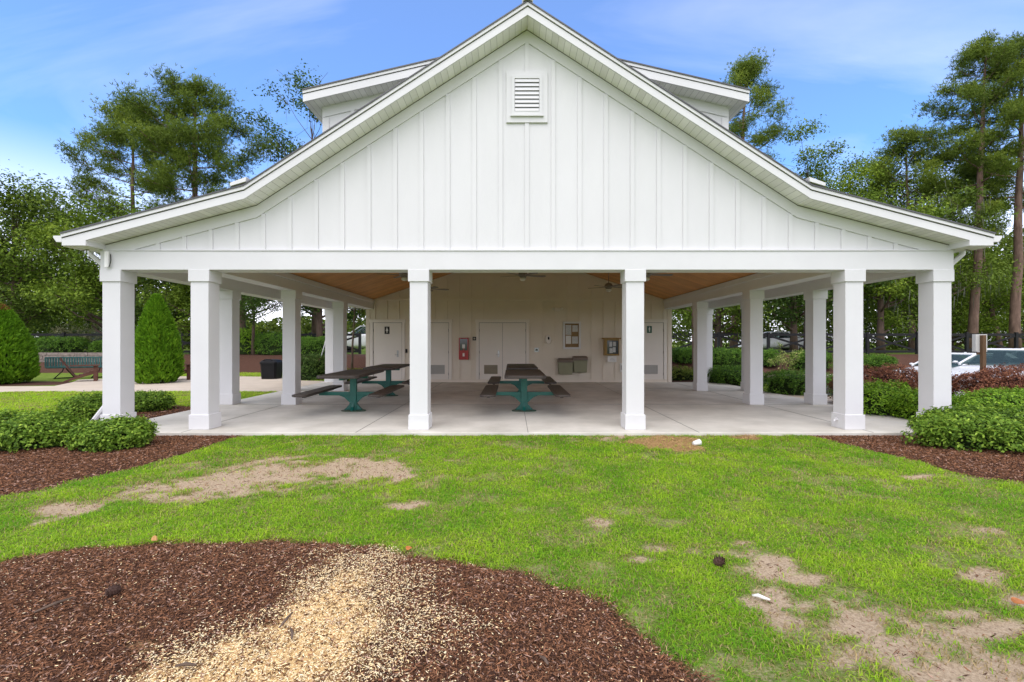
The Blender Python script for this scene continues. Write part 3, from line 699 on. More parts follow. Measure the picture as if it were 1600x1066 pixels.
# restroom signs
def sign(px0, py0, px1, py1, label, boardm, figm, skirt):
    x0, x1, z0, z1 = wall_at(px0, py0, px1, py1); w_, h_ = x1-x0, z1-z0
    t = thing_at('restroom_sign', label, 'sign', (x0+x1)/2, YW-.0125, z0)
    lb(MB().box(-w_/2, w_/2, -.008, 0, 0, h_), 'board', boardm, t, .002)
    f = MB(); c = h_*.5
    f.lathe([(.001, -.018), (.013, -.012), (.018, 0), (.013, .012), (.001, .018)], (0, -.012, c+.085), 10)
    if skirt: f.prism([(-.022, c+.062), (.022, c+.062), (.045, c-.02), (-.045, c-.02)], -.0115, -.0082)
    else: f.box(-.026, .026, -.0115, -.0082, c-.015, c+.062)
    f.box(-.020, -.004, -.0114, -.0082, c-.085, c-.016).box(.004, .020, -.0114, -.0082, c-.085, c-.016)
    lb(f, 'pictogram', figm, t)
M['signgreen'] = mat('dark_green_sign', (.018,.10,.065), .4)
M['signblack'] = mat('dark_sign', (.02,.02,.022), .4)
sign(600.8, 510.5, 608.5, 522, 'dark restroom sign on the white door left of the column', 'signblack', 'paper', True)
sign(1011, 509.5, 1018.6, 520.5, 'dark green restroom sign on the door at the right end of the back wall', 'signgreen', 'paper', False)
# fire extinguisher cabinet
x0, x1, z0, z1 = wall_at(717.6, 528, 732.3, 562)
t = thing_at('extinguisher_cabinet', 'red fire extinguisher cabinet with a clear front on the back wall', 'fire cabinet', (x0+x1)/2, YW-.0165, z0)
w_, h_ = (x1-x0)/2, z1-z0
c = MB().box(-w_, w_, -.02, 0, 0, h_).box(-w_, -w_+.03, -.14, -.0201, 0, h_).box(w_-.03, w_, -.14, -.0201, 0, h_).box(-w_+.03, w_-.03, -.14, -.0201, h_-.04, h_).box(-w_+.03, w_-.03, -.14, -.0201, 0, .04)
lb(c, 'cabinet', 'red', t, .004)
lb(MB().box(-w_+.03, w_-.03, -.138, -.13, .04, h_*.42), 'lower_panel', 'red', t)
lb(MB().lathe([(.055,0),(.06,.03),(.06,.36),(.03,.42),(.02,.5)], (0,-.08,.06), 14), 'extinguisher', 'red', t, smooth=True)
lb(MB().box(-.05, .05, -.152, -.1415, h_*.52, h_*.70).box(-.035, .035, -.146, -.1381, h_*.15, h_*.30), 'notice', 'paper', t)
lb(MB().box(-w_+.03, w_-.03, -.136, -.1305, h_*.42, h_-.04), 'window', 'glassdark', t)
# small dark plate left of the double doors, card reader, switch
def plate(name, label, cat, box, m, m2, depth=.03):
    x0, x1, z0, z1 = wall_at(*box); w_, h_ = (x1-x0)/2, z1-z0
    t = thing_at(name, label, cat, (x0+x1)/2, YW-.017, z0)
    lb(MB().box(-w_, w_, -depth, 0, 0, h_), 'cover', m, t, .004)
    lb(MB().box(-w_*.55, w_*.55, -depth-.008, -depth-.0005, h_*.25, h_*.75), 'face', m2, t, .002)
plate('call_button', 'small dark square call button beside the red fire cabinet', 'button', (738.6,526.5,744,532), 'black', 'louver')
plate('card_reader', 'small black upright card reader beside the left restroom door', 'card reader', (633.6,545.5,636.4,551.5), 'black', 'glassdark')
plate('switch_box', 'grey wall switch box just right of the double doors', 'switch', (835,543.5,842,550), 'steel', 'glassdark')
plate('outlet_box', 'pale outlet box low on the wall beside the right column', 'outlet', (968.5,567.5,975,581.5), 'paper', 'louver')
# oval dispenser
x0, x1, z0, z1 = wall_at(852, 523.5, 861, 537.5)
t = thing_at('soap_dispenser', 'white oval dispenser with a dark window, left of the notice board', 'dispenser', (x0+x1)/2, YW-.017, z0)
h_ = z1-z0; w_ = (x1-x0)/2
ov = [(w_*math.cos(a)*1.0, h_/2 + h_/2*math.sin(a)) for a in np.linspace(0, 2*math.pi, 18, endpoint=False)]
lb(MB().prism(ov, -.10, 0), 'body', 'door', t, .02)
lb(MB().prism([(u*.3+.01, h_*.62+(z-h_/2)*.36) for u, z in ov], -.106, -.1005), 'window', 'black', t)
# emergency light
x0, x1, z0, z1 = wall_at(862, 479, 879.6, 486)
t = thing_at('emergency_light', 'white twin-head emergency light above the notice board', 'light', (x0+x1)/2, YW-.017, z0)
w_ = (x1-x0)/2
lb(MB().box(-w_*.5, w_*.5, -.07, 0, 0, .12), 'housing', 'door', t, .01)
for s in (-1, 1): lb(MB().tube([(s*w_*.72, -.03, .10), (s*w_*.78, -.12, .07)], [.035, .055], 12), 'lamp_head', 'door', t)
# notice board
x0, x1, z0, z1 = wall_at(879.6, 502.7, 907.2, 545.6)
t = thing_at('notice_board', 'white framed notice board with pinned papers above two olive bins', 'notice board', (x0+x1)/2, YW-.017, z0)
w_, h_ = (x1-x0)/2, z1-z0
fm = MB().box(-w_, -w_+.07, -.06, 0, 0, h_).box(w_-.07, w_, -.06, 0, 0, h_).box(-w_+.07, w_-.07, -.06, 0, h_-.07, h_).box(-w_+.07, w_-.07, -.06, 0, 0, .07)
lb(fm, 'frame', 'white', t, .005)
lb(MB().box(-w_+.07, w_-.07, -.02, -.001, .07, h_-.07), 'cork_panel', 'cork', t)
M['paper2'] = mat('printed_paper', (.70,.70,.68), .7, vscale=28, dark=(.35,.37,.38), stretch=(1,1,3))
for (a, b, cc, d, mm) in [(-.23,-.02,.52,.88,'paper2'),(.02,.22,.63,.87,'paper2'),(-.22,-.03,.19,.49,'paper'),(.01,.22,.2,.46,'paper2')]:
    lb(MB().box(a, b, -.025, -.0205, cc, d), 'paper', mm, t)
# olive bins hung on the wall
def wbin(box, label):
    x0, x1, z0, z1 = wall_at(*box); w_, h_ = (x1-x0)/2, z1-z0
    t = thing_at('wall_bin', label, 'bin', (x0+x1)/2, YW-.017, z0, 'bins hung on the back wall')
    b = MB()
    def ring(w1, d1, z): return [(-w1, 0, z), (w1, 0, z), (w1, -d1, z), (-w1, -d1, z)]
    b.add(ring(w_*.88, .30, 0) + ring(w_*.96, .34, h_*.74), [(3,2,1,0),(4,5,6,7),(0,1,5,4),(1,2,6,5),(2,3,7,6),(3,0,4,7)])
    lb(b, 'body', 'olive', t, .015)
    l = MB(); l.add(ring(w_, .37, h_*.745) + ring(w_, .37, h_*.9) + ring(w_*.9, .30, h_), [(3,2,1,0),(0,1,5,4),(1,2,6,5),(2,3,7,6),(3,0,4,7),(4,5,9,8),(5,6,10,9),(6,7,11,10),(7,4,8,11),(8,9,10,11)])
    lb(l, 'lid', 'olive_lid', t, .01)
wbin((870.7,559.7,894.2,584.2), 'left and lower olive lidded bin of the wall pair under the notice board')
wbin((893.8,556.4,916.2,581.2), 'right and higher olive lidded bin of the wall pair under the notice board')
# golden wooden box with dark display
x0, x1, z0, z1 = wall_at(941.3, 528, 966.4, 555.5)
t = thing_at('brochure_box', 'golden wooden wall box with a dark glazed front left of the right column', 'wall box', (x0+x1)/2, YW-.017, z0)
w_, h_ = (x1-x0)/2, z1-z0
lb(MB().box(-w_+.03, w_-.03, -.26, 0, 0, h_-.05), 'box', 'goldwood', t, .006)
lb(MB().box(-w_-.02, w_+.03, -.31, 0, h_-.049, h_), 'lid', 'goldwood', t, .006)
lb(MB().box(-w_+.12, w_-.06, -.268, -.2605, .06, h_-.1), 'window', 'glassdark', t)
for (a, b, c_, d) in [(-.10,.0,.32,.5),(.03,.13,.12,.3),(-.09,.02,.09,.27),(.04,.14,.34,.5)]: lb(MB().box(a, b, -.271, -.2685, c_, d), 'leaflet', 'paper2', t)
x0, x1, z0, z1 = wall_at(948, 556.3, 961.7, 565.5)
t = thing_at('paper_notice', 'white paper notice fixed below the golden wall box', 'notice', (x0+x1)/2, YW-.2, z0)
lb(MB().box(-(x1-x0)/2, (x1-x0)/2, -.006, 0, 0, z1-z0), 'sheet', 'paper', t)
lb(MB().box(-.03, .03, .0001, .18, .02, .06), 'bracket', 'goldwood', t)
tx = MB()
for k in range(3): tx.box(-.10+.02*k, .10-.03*k, -.0075, -.0062, (z1-z0)*(.3+.16*k), (z1-z0)*(.36+.16*k))
lb(tx, 'text_lines', 'louver', t)
# ceiling fans
def fan(px, py, Y, zoff, rz, label, proto=[None]):
    p = P(px, py, Y); x = p.x; z = p.z
    u = abs(x-BC); zc_ = 3.03 + (UI-.17-u)/3.0
    t = thing_at('ceiling_fan', label, 'ceiling fan', x, Y, z, 'fans under the wood ceiling'); t.rotation_euler = (0,0,rz)
    lb(MB().tube([(0,0,.12),(0,0,zc_-z+.01)], .013, 8), 'rod', 'fan', t)
    lb(MB().lathe([(.02,.14),(.09,.12),(.13,.06),(.13,.0),(.08,-.05),(.03,-.06)], (0,0,0), 18), 'motor', 'fan', t, smooth=True)
    lb(MB().lathe([(.07,-.06),(.09,-.10),(.06,-.14),(.01,-.15)], (0,0,0), 16), 'lamp_globe', 'frost', t, smooth=True)
    for k in range(5):
        a = 2*math.pi*k/5; c, s = math.cos(a), math.sin(a); b = MB()
        pts = [(.11,-.02,.0),(.20,-.05,.005),(.62,-.075,.012),(.68,-.04,.006),(.68,.04,-.006),(.62,.075,-.012),(.20,.05,-.005),(.11,.02,0)]
        top = [(q[0]*c-q[1]*s, q[0]*s+q[1]*c, q[2]+.012) for q in pts]; bot = [(q[0]*c-q[1]*s, q[0]*s+q[1]*c, q[2]) for q in pts]
        n = len(pts); b.add(top+bot, [tuple(range(n)), tuple(range(2*n-1, n-1, -1))]+[((i+1)%n, i, n+i, n+(i+1)%n) for i in range(n)])
        lb(b, 'blade', 'fan', t)
fan(951, 449, 14.9, 0, .1, 'grey ceiling fan hanging in full view left of the second column from the right')
fan(668, 452, 14.9, 0, .3, 'ceiling fan half hidden behind the second column from the left, its blade right of it')
fan(817, 431, 13.3, 0, .25, 'middle ceiling fan showing only its blades below the front beam')
fan(632, 430, 11.9, 0, .9, 'front ceiling fan just left of the second column from the left')
fan(1010, 430, 11.9, 0, .05, 'front ceiling fan just right of the second column from the right')
# sensor on the beam corner, hose tap on column
p = P(169, 405, 7.76)
t = thing_at('beam_sensor', 'cream cylindrical sensor with a dark cable on the left beam corner', 'sensor', p.x, 7.765, p.z-.14)
lb(MB().tube([(0,-.03,0),(0,-.03,.26)], .034, 12), 'case', 'soffit', t)
lb(MB().tube([(.02,-.03,.0),(.045,-.03,.02),(.06,-.02,.12),(.045,-.012,.22)], .006, 6), 'cable', 'black', t)
p = P(1313, 657, 7.95)
t = thing_at('wall_tap', 'small white tap low on the column next to the right end', 'tap', 5.725-.19, 7.95, .15)
lb(MB().tube([(.03,0,.0),(-.03,0,0),(-.05,0,-.03)], .014, 8), 'spout', 'white', t)
lb(MB().box(-.035,-.005,-.02,.02,.016,.03), 'handle', 'white', t)

# ------------------------------------------------------------------ picnic tables
def make_table():
    t = empty('picnic_table')
    LN = 1.05
    def slab_(x0, x1, z0, z1, name):
        mb = MB()
        r = .07; y0, y1 = -LN, LN
        mb.prism([(x0+r,y0),(x1-r,y0),(x1,y0+r),(x1,y1-r),(x1-r,y1),(x0+r,y1),(x0,y1-r),(x0,y0+r)], z0, z1, 'z')
        return lb(mb, name, 'brown', t, .012)
    slab_(-.40, .40, .765, .825, 'tabletop')
    slab_(-.87, -.57, .415, .46, 'bench_seat'); slab_(.57, .87, .415, .46, 'bench_seat')
    pd = MB().box(-.065, .065, -.05, .05, .02, .70)
    fl = [(-.065,.21),(-.09,.14),(-.15,.07),(-.20,.03),(.20,.03),(.15,.07),(.09,.14),(.065,.21)]
    pd.prism(fl, -.03, .03)
    pd.prism([(a, b) for a, b in [(-.049,.21),(-.09,.10),(-.17,.03),(.17,.03),(.09,.10),(.049,.21)]], -.028, .028, 'x')
    lb(pd, 'pedestal', 'green', t, .006)
    ar = MB().box(-.72, -.066, -.035, .035, .335, .41).box(.066, .72, -.035, .035, .335, .41)
    for s in (-1, 1):
        ar.prism([(s*.066,.334),(s*.30,.334),(s*.19,.29),(s*.11,.21),(s*.066,.17)], -.022, .022)
        ar.box(*sorted((s*.55, s*.80)), -.30, .30, .385, .413) if False else None
    lb(ar, 'arm', 'green', t, .005)
    tb = MB().box(-.30, .30, -.04, .04, .70, .762).box(-.04, .04, -.8, -.041, .715, .762).box(-.04, .04, .041, .8, .715, .762)
    lb(tb, 'top_bracket', 'green', t, .004)
    for s in (-1, 1):
        lb(MB().box(s*.72-.03, s*.72+.03, -.8, -.036, .375, .413).box(s*.72-.03, s*.72+.03, .036, .8, .375, .413).box(s*.72-.03, s*.72+.03, -.0355, .0355, .376, .412), 'seat_rail', 'brown', t)
    bs = [(.26*math.cos(a)*(1.0), .15*math.sin(a)) for a in np.linspace(0, 2*math.pi, 24, endpoint=False)]
    lb(MB().prism(bs, .001, .022, 'z'), 'base_plate', 'rust', t, .004)
    return t
pt = make_table()
spots = [(.255, 9.9, 0, 'brown picnic table on a green pedestal, front one of the middle pair'),
         (.255, 12.7, 0, 'brown picnic table behind the front one in the middle, nearest the double doors'),
         (-3.36, 9.9, R(1.5), 'brown picnic table with green pedestal nearest the viewer on the left side'),
         (-3.36, 12.7, R(1), 'brown picnic table at the back left, before the restroom door')]
for i, (x, y, rz, lab) in enumerate(spots):
    o = pt if i == 0 else copy_tree(pt)
    o.location = (x, y, .001); o.rotation_euler = (0,0,rz); tag(o, lab, 'picnic table', 'picnic tables under the pavilion')

# ------------------------------------------------------------------ foliage builders
def leaves(c, nrm, L_, W_, cols, g=None, droop=0.0):
    """one diamond leaf per centre, facing nrm, random spin"""
    n = len(c); g = g or rng
    r = g.normal(size=(n,3)); nrm = nrm/np.maximum(np.linalg.norm(nrm, axis=1, keepdims=True), 1e-6)
    a = np.cross(nrm, r); a /= np.maximum(np.linalg.norm(a, axis=1, keepdims=True), 1e-6); s = np.cross(nrm, a)
    L2 = (L_*g.uniform(.6, 1.3, n))[:, None]/2; W2 = (W_*g.uniform(.7, 1.2, n))[:, None]/2
    V = np.stack([c-a*L2, c+s*W2+a*L2*.15+nrm*W2*.25, c+a*L2-nrm*L2*.25, c-s*W2+a*L2*.15+nrm*W2*.25], 1).reshape(-1, 3)
    i = np.arange(n)*4
    return V, np.stack([i, i+1, i+2, i+3], 1), np.repeat(cols, 4, 0)
def palette(n, dark, mid, light, kl=None):
    k = rng.random((n,1)) if kl is None else np.clip(kl[:, None]*.7 + rng.random((n,1))*.45 - .08, 0, 1)
    d, m_, l = map(np.array, (dark, mid, light))
    return np.where(k < .5, d+(m_-d)*k*2, m_+(l-m_)*(k-.5)*2)*(.85+.3*rng.random((n,1)))
def clump_pts(n, r, flat=.7, shell=.55):
    d = rng.normal(size=(n,3)); d /= np.linalg.norm(d, axis=1, keepdims=True)
    rad = (shell + (1-shell)*rng.random(n)**.7)
    p = d*rad[:, None]*r; p[:, 2] *= flat
    return p, d
GREEN1 = ((.024,.043,.008), (.076,.118,.016), (.165,.215,.03))
GREEN2 = ((.030,.055,.008), (.095,.148,.016), (.21,.27,.03))
GREEN3 = ((.017,.036,.008), (.046,.084,.016), (.10,.15,.03))
def tree(name, label, x, y, H, base, Rx, ncl, nl, ls, pal, bark='bark', tr=.22, group=None, seed=0, Ry=None, cr=.30, flat=.7, lean=0, moss=0, gap=0.0, shape='round', cat='tree'):
    global rng
    old = rng; rng = np.random.default_rng(seed+100); rr = random.Random(seed)
    z0 = float(height(np.array([float(x)]), np.array([float(y)]))[0]) - .05
    t = empty(name, (x, y, z0), label, cat, group)
    Ry = Ry or Rx
    zc_, hz_ = (base+H)/2, (H-base)/2
    cl = []
    for i in range(ncl):
        for _ in range(40):
            d = np.array([rr.gauss(0,1), rr.gauss(0,1), rr.gauss(0,1)]); d /= np.linalg.norm(d)
            q = rr.random()**.5
            p = np.array([d[0]*Rx*q, d[1]*Ry*q, zc_+d[2]*hz_*q])
            if shape == 'oak' and p[2] < base+hz_*.5 and abs(d[0]) < .3: continue
            break
        p[0] += lean*(p[2]/H)
        cl.append((p, Rx*cr*rr.uniform(.65, 1.25)))
    tb = MB()
    top = H*.82
    trunk = [(lean*(k/6)**1.5*.8 + rr.uniform(-.06,.06)*H*.05*(k>0), rr.uniform(-.06,.06)*H*.05*(k>0), top*k/6) for k in range(7)]
    rad = [tr*(1.25 if k == 0 else 1-.8*k/6) for k in range(7)]
    tb.tube(trunk, rad, 9)
    for p, r in cl:
        hs = max(base*.75, min(p[2]-np.hypot(p[0],p[1])*.55, top*.95)); k = min(5.99, max(.3, hs/top*6)); i0 = int(k); fr_ = k-i0
        a = Vector(trunk[i0]).lerp(Vector(trunk[i0+1]), fr_); ra = (rad[i0]*(1-fr_)+rad[i0+1]*fr_)*.5
        b = Vector(p); mid = a.lerp(b, .55) + Vector((0,0,-.06*(b-a).length + rr.uniform(-.1,.1)))
        tb.tube([a, mid, b], [ra, ra*.55, max(.012, ra*.15)], 5, False)
        for _ in range(3):
            e = b + Vector((rr.gauss(0,1), rr.gauss(0,1), rr.gauss(.2,.6)))*r*.6
            tb.tube([mid.lerp(b,.6), e], [max(.012,ra*.25), .008], 4, False)
    lb(tb, 'trunk', bark, t, smooth=True)
    VV = []; FF = []; CC = []; off = 0
    for p, r in cl:
        n = int(nl*(r/(Rx*cr))**2)
        # sub-sprays make the clump uneven
        ns = 9; sub = rng.normal(size=(ns,3)); sub /= np.linalg.norm(sub, axis=1, keepdims=True); sub *= r*(.35+.6*rng.random((ns,1))); sub[:,2] *= flat
        w_ = rng.integers(0, ns, n); q = sub[w_] + rng.normal(size=(n,3))*r*np.array([.30,.30,.20])
        c = p + q; nr = q/r*.6 + rng.normal(size=(n,3))*.55 + np.array([0,0,.65])
        if gap: k = fbm(c[:,0]*1.1+seed*3.3, c[:,2]*1.1+c[:,1]*.7, 3) > gap; c, nr, q = c[k], nr[k], q[k]
        n = len(c)
        if not n: continue
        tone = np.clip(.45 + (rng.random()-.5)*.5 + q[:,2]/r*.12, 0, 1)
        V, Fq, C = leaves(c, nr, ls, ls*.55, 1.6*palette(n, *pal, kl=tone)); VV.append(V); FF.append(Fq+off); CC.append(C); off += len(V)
    if moss:
        n = moss*3; idx_ = rng.integers(0, len(cl), n); c = np.array([cl[i][0] for i in idx_]) + rng.normal(size=(n,3))*Rx*cr*.45 - np.array([0,0,Rx*cr*.35])
        Lm = rng.uniform(.3, 1.0, n); wv = rng.uniform(.008, .03, n); th = rng.uniform(0, np.pi, n); sx = np.stack([np.cos(th), np.sin(th), 0*th], 1)*wv[:,None]
        dn = np.stack([rng.normal(0,.05,n), rng.normal(0,.05,n), -Lm], 1)
        V = np.stack([c-sx, c+sx, c+dn*.6+sx*.8, c+dn], 1).reshape(-1,3); i = np.arange(n)*4
        VV.append(V); FF.append(np.stack([i,i+1,i+2,i+3],1)+off); CC.append(np.repeat(np.array([.16,.17,.13])*(.7+.5*rng.random((n,1))), 4, 0)); off += len(V)
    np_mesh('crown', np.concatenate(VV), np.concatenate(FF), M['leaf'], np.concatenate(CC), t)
    rng = old
    return t
def pine(name, label, x, y, H, base, Rm, nl, seed, tr=.24, lean=0, group=None, dens=1.0, skew=0, prof_=None, ts=.20, curve=0, low=()):
    global rng
    old = rng; rng = np.random.default_rng(seed+500); rr = random.Random(seed)
    z0 = float(height(np.array([float(x)]), np.array([float(y)]))[0]) - .05
    t = empty(name, (x, y, z0), label, 'pine tree', group)
    tb = MB(); N = 10
    trunk = [Vector((lean*(k/N) + curve*math.sin(math.pi*k/N) + rr.uniform(-1,1)*.05*(k>0), rr.uniform(-1,1)*.05, H*.97*k/N)) for k in range(N+1)]
    rad = [tr*(1.2 if k == 0 else (1-.85*(k/N)**1.3)) for k in range(N+1)]
    tb.tube(trunk, rad, 10)
    cen = []
    limbs = []
    for i in range(nl):
        f = (i+rr.random())/nl; limbs.append((base + (H*.96-base)*f**.85, f, 1))
    for zz, ln in low: limbs.append((zz, 0, ln))
    i_ = 0
    for h, f, sc in limbs:
        if prof_: ln = Rm*np.interp(f, [p[0] for p in prof_], [p[1] for p in prof_])
        else: ln = Rm*np.interp(f, [0,.25,.55,.8,1], [.85,1.0,.86,.58,.22])
        ln *= rr.uniform(.65, 1.12)*sc
        az = i_*2.399 + rr.uniform(-.5,.5); i_ += 1; up = rr.uniform(.10, .42) + .30*f
        if skew: az = az + .6*math.sin(az)*skew
        k = h/(H*.97)*N; i0 = min(N-1, int(k)); a = trunk[i0].lerp(trunk[i0+1], k-i0); ra = max(.02, rad[i0]*.36)
        dr = Vector((math.cos(az), math.sin(az), 0)); b = a + dr*ln + Vector((0,0,ln*up)); mid = a + dr*ln*.5 + Vector((0,0,ln*up*.25))
        tb.tube([a, mid, b], [ra, ra*.6, .015], 5, False)
        npf = max(2, int(ln*1.25*dens))
        for q in range(npf):
            u = .42+.6*(q+.5)/npf; cpt = (mid.lerp(b, (u-.5)*2) if u > .5 else a.lerp(mid, u*2)); sd_ = Vector((-dr.y, dr.x, 0))*rr.gauss(0, .22*ln) + Vector((0,0,rr.uniform(0,.35)))
            e = cpt + sd_; tb.tube([cpt - dr*ln*.12, e], [.022, .01], 4, False)
            cen.append((np.array(e), rr.uniform(.55, .98)))
    for _ in range(3): cen.append((np.array(trunk[-1]) + np.array([rr.gauss(0,.4), rr.gauss(0,.4), rr.uniform(-.4,.5)]), .6))
    lb(tb, 'trunk', 'pinebark', t, smooth=True)
    VV = []; FF = []; CC = []; off = 0
    for c, r in cen:
        n = int(105*(r/.6)**2)+4
        q = rng.normal(size=(n,3))*np.array([r*.42, r*.42, r*.30]); cc = c+q; NB = 5
        # a tuft: NB needles fanning up and out
        base_ = np.repeat(cc, NB, 0); d = rng.normal(size=(n*NB,3)) + np.repeat(q/r*.9, NB, 0) + np.array([0,0,.55]); d /= np.linalg.norm(d, axis=1, keepdims=True)
        l = rng.uniform(.6,1.15,(n*NB,1))*ts; s = np.cross(d, rng.normal(size=(n*NB,3))); s /= np.linalg.norm(s, axis=1, keepdims=True)
        wv = .020
        V = np.stack([base_-s*wv*.5, base_+s*wv*.5, base_+d*l*.7+s*wv, base_+d*l-s*wv*.2], 1).reshape(-1,3); i = np.arange(n*NB)*4
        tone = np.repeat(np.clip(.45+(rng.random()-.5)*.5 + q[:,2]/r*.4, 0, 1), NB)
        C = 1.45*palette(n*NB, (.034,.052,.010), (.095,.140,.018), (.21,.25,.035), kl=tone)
        VV.append(V); FF.append(np.stack([i,i+1,i+2,i+3],1)+off); CC.append(np.repeat(C,4,0)); off += len(V)
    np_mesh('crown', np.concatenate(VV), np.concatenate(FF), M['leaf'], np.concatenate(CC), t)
    rng = old
    return t
def shrub(name, label, x, y, rx, ry, h, n, ls, pal, seed=0, group=None, cat='shrub', boxy=2.6, lump=.24, m='glossleaf', z=None, rosette=True, stemm='bark'):
    """mound of leaves over woody stems; rx, ry half-widths, h height"""
    global rng
    old = rng; rng = np.random.default_rng(seed+900)
    z0 = float(height(np.array([float(x)]), np.array([float(y)]))[0]) if z is None else z
    t = empty(name, (x, y, z0), label, cat, group)
    VV = []; FF = []; CC = []; off = 0
    n = int(n*1.5)
    for layer, (sc, fr_) in enumerate([(1.0, .66), (.90, .24), (.78, .10)]):
        k = int(n*fr_)
        nr = max(1, k//7) if rosette else k
        d = rng.normal(size=(nr,3)); d[:,2] = np.abs(d[:,2])*1.05 - .12; d /= np.linalg.norm(d, axis=1, keepdims=True)
        th = np.arctan2(d[:,1], d[:,0]); sz = np.clip(d[:,2], -.1, 1); cz = np.sqrt(1-sz**2)
        cx = cz**(2/boxy); sx = np.sign(sz)*np.abs(sz)**(2/boxy)
        lum = 1 + lump*((fbm(np.cos(th)*1.9+seed*7.1+sz*1.7, np.sin(th)*1.9+sz*1.7+3.3, 3)-.5)*2.2 + (fbm(th*4+seed, sz*5, 3)-.5)*.9)
        zz = np.where(sx > 0, .30+.70*sx*lum, .30+.30*sx/.30*np.abs(sx)**0)
        zz = np.clip(np.where(d[:,2] < .02, .06+.26*rng.random(nr), zz), .03, 1.3)
        fl = np.clip(.84+zz*.9, 0, 1)
        p = np.stack([np.cos(th)*cx*rx*lum*fl, np.sin(th)*cx*ry*lum*fl, h*zz], 1)*np.array([sc, sc, sc*.6+.4])
        nrm = np.stack([np.cos(th)*cx/rx, np.sin(th)*cx/ry, np.maximum(sx, 0)/h], 1); nrm /= np.maximum(np.linalg.norm(nrm, axis=1, keepdims=True), 1e-6)
        tw = rng.random(nr)
        if rosette:
            p = np.repeat(p, 7, 0); nrm = np.repeat(nrm, 7, 0); tw = np.repeat(tw, 7); p = p + rng.normal(size=p.shape)*ls*.55
        kk = len(p)
        nn = nrm*.75 + rng.normal(size=p.shape)*.5 + np.array([0,0,.75])
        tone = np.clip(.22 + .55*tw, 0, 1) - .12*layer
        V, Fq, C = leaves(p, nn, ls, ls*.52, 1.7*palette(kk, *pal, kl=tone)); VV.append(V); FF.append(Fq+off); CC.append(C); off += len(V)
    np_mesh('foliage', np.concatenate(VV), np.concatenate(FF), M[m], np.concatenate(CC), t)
    # twiggy dark inside
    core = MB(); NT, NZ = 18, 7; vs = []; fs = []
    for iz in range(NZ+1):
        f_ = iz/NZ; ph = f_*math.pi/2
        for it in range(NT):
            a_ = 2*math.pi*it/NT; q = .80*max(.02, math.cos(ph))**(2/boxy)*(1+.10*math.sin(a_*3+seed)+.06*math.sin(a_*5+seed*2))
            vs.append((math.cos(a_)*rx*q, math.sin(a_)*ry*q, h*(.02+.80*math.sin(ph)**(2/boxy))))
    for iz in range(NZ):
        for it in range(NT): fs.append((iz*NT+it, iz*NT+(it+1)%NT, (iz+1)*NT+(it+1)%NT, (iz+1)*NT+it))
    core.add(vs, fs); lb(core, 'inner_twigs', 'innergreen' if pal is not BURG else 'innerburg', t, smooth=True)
    st = MB(); rr = random.Random(seed)
    for i in range(14):
        a = rr.uniform(0, 6.28); q = rr.uniform(.3, .8); st.tube([(math.cos(a)*rx*.15, math.sin(a)*ry*.15, -.02), (math.cos(a)*rx*q*.6, math.sin(a)*ry*q*.6, h*.45), (math.cos(a)*rx*q, math.sin(a)*ry*q, h*.8)], [.014, .01, .005], 5, False)
    lb(st, 'stem', stemm, t)
    rng = old
    return t
HAW = ((.020,.045,.007), (.088,.160,.016), (.27,.37,.050))
HEDGE = ((.018,.045,.008), (.055,.12,.014), (.14,.24,.025))
LIGHTH = ((.032,.075,.008), (.115,.215,.016), (.25,.36,.03))
BURG = ((.045,.020,.014), (.125,.050,.030), (.27,.12,.055))

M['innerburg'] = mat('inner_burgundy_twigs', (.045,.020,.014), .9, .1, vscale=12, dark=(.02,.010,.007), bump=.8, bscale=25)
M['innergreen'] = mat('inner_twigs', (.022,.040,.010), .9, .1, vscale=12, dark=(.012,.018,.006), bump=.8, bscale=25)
# shrubs by the pavilion
shrub('shrub', 'wide leafy green mound cut by the left frame edge in the mulch bed', -7.22, 6.75, .92, .55, .43, 8500, .055, HAW, 1, boxy=2.4)
shrub('shrub', 'rounded green shrub in the mulch before the left corner column', -5.70, 6.66, .47, .40, .37, 5000, .052, HAW, 2, boxy=2.3)
shrub('shrub', 'dark green shrub behind the white downspout foot left of the corner column', -8.12, 8.95, .42, .42, .48, 3800, .055, HAW, 3)
shrub('shrub', 'low green shrub beside the slab edge right of the left corner column', -8.15, 10.45, .48, .45, .36, 3600, .055, HAW, 4)
shrub('shrub', 'large glossy green shrub in front of the right corner column', 7.25, 6.80, 1.34, .66, .52, 12000, .055, HAW, 5, boxy=2.6)
shrub('shrub', 'bright green hedge mound behind the large glossy shrub at the right edge', 9.4, 8.55, 1.35, .55, .68, 7000, .05, LIGHTH, 6)
shrub('shrub', 'bright green rounded shrub between the two right end columns, left one', 7.62, 9.75, .62, .6, .66, 4200, .055, LIGHTH, 7)
shrub('shrub', 'leafy green shrub tucked against the inner side of the right corner column', 7.95, 8.95, .55, .5, .55, 3600, .055, LIGHTH, 8)
shrub('hedge', 'burgundy leaved hedge behind green shrubs between the right end columns', 8.85, 11.2, 1.05, .6, .90, 10000, .05, BURG, 9, cat='hedge')
shrub('hedge', 'burgundy leaved hedge at the right edge in front of the white cars', 11.7, 10.6, 1.75, .62, .88, 16000, .05, BURG, 10, cat='hedge', boxy=3.0)
shrub('hedge', 'dense rounded green hedge outside the slab seen between right side columns', 8.3, 13.6-.0, .95, .75, .66, 6500, .05, HEDGE, 11, cat='hedge', boxy=3.4, z=-.04)
shrub('hedge', 'low green hedge beside the farthest right outer column', 7.95, 16.9, .85, 1.2, .62, 5200, .06, HEDGE, 12, cat='hedge', boxy=3)
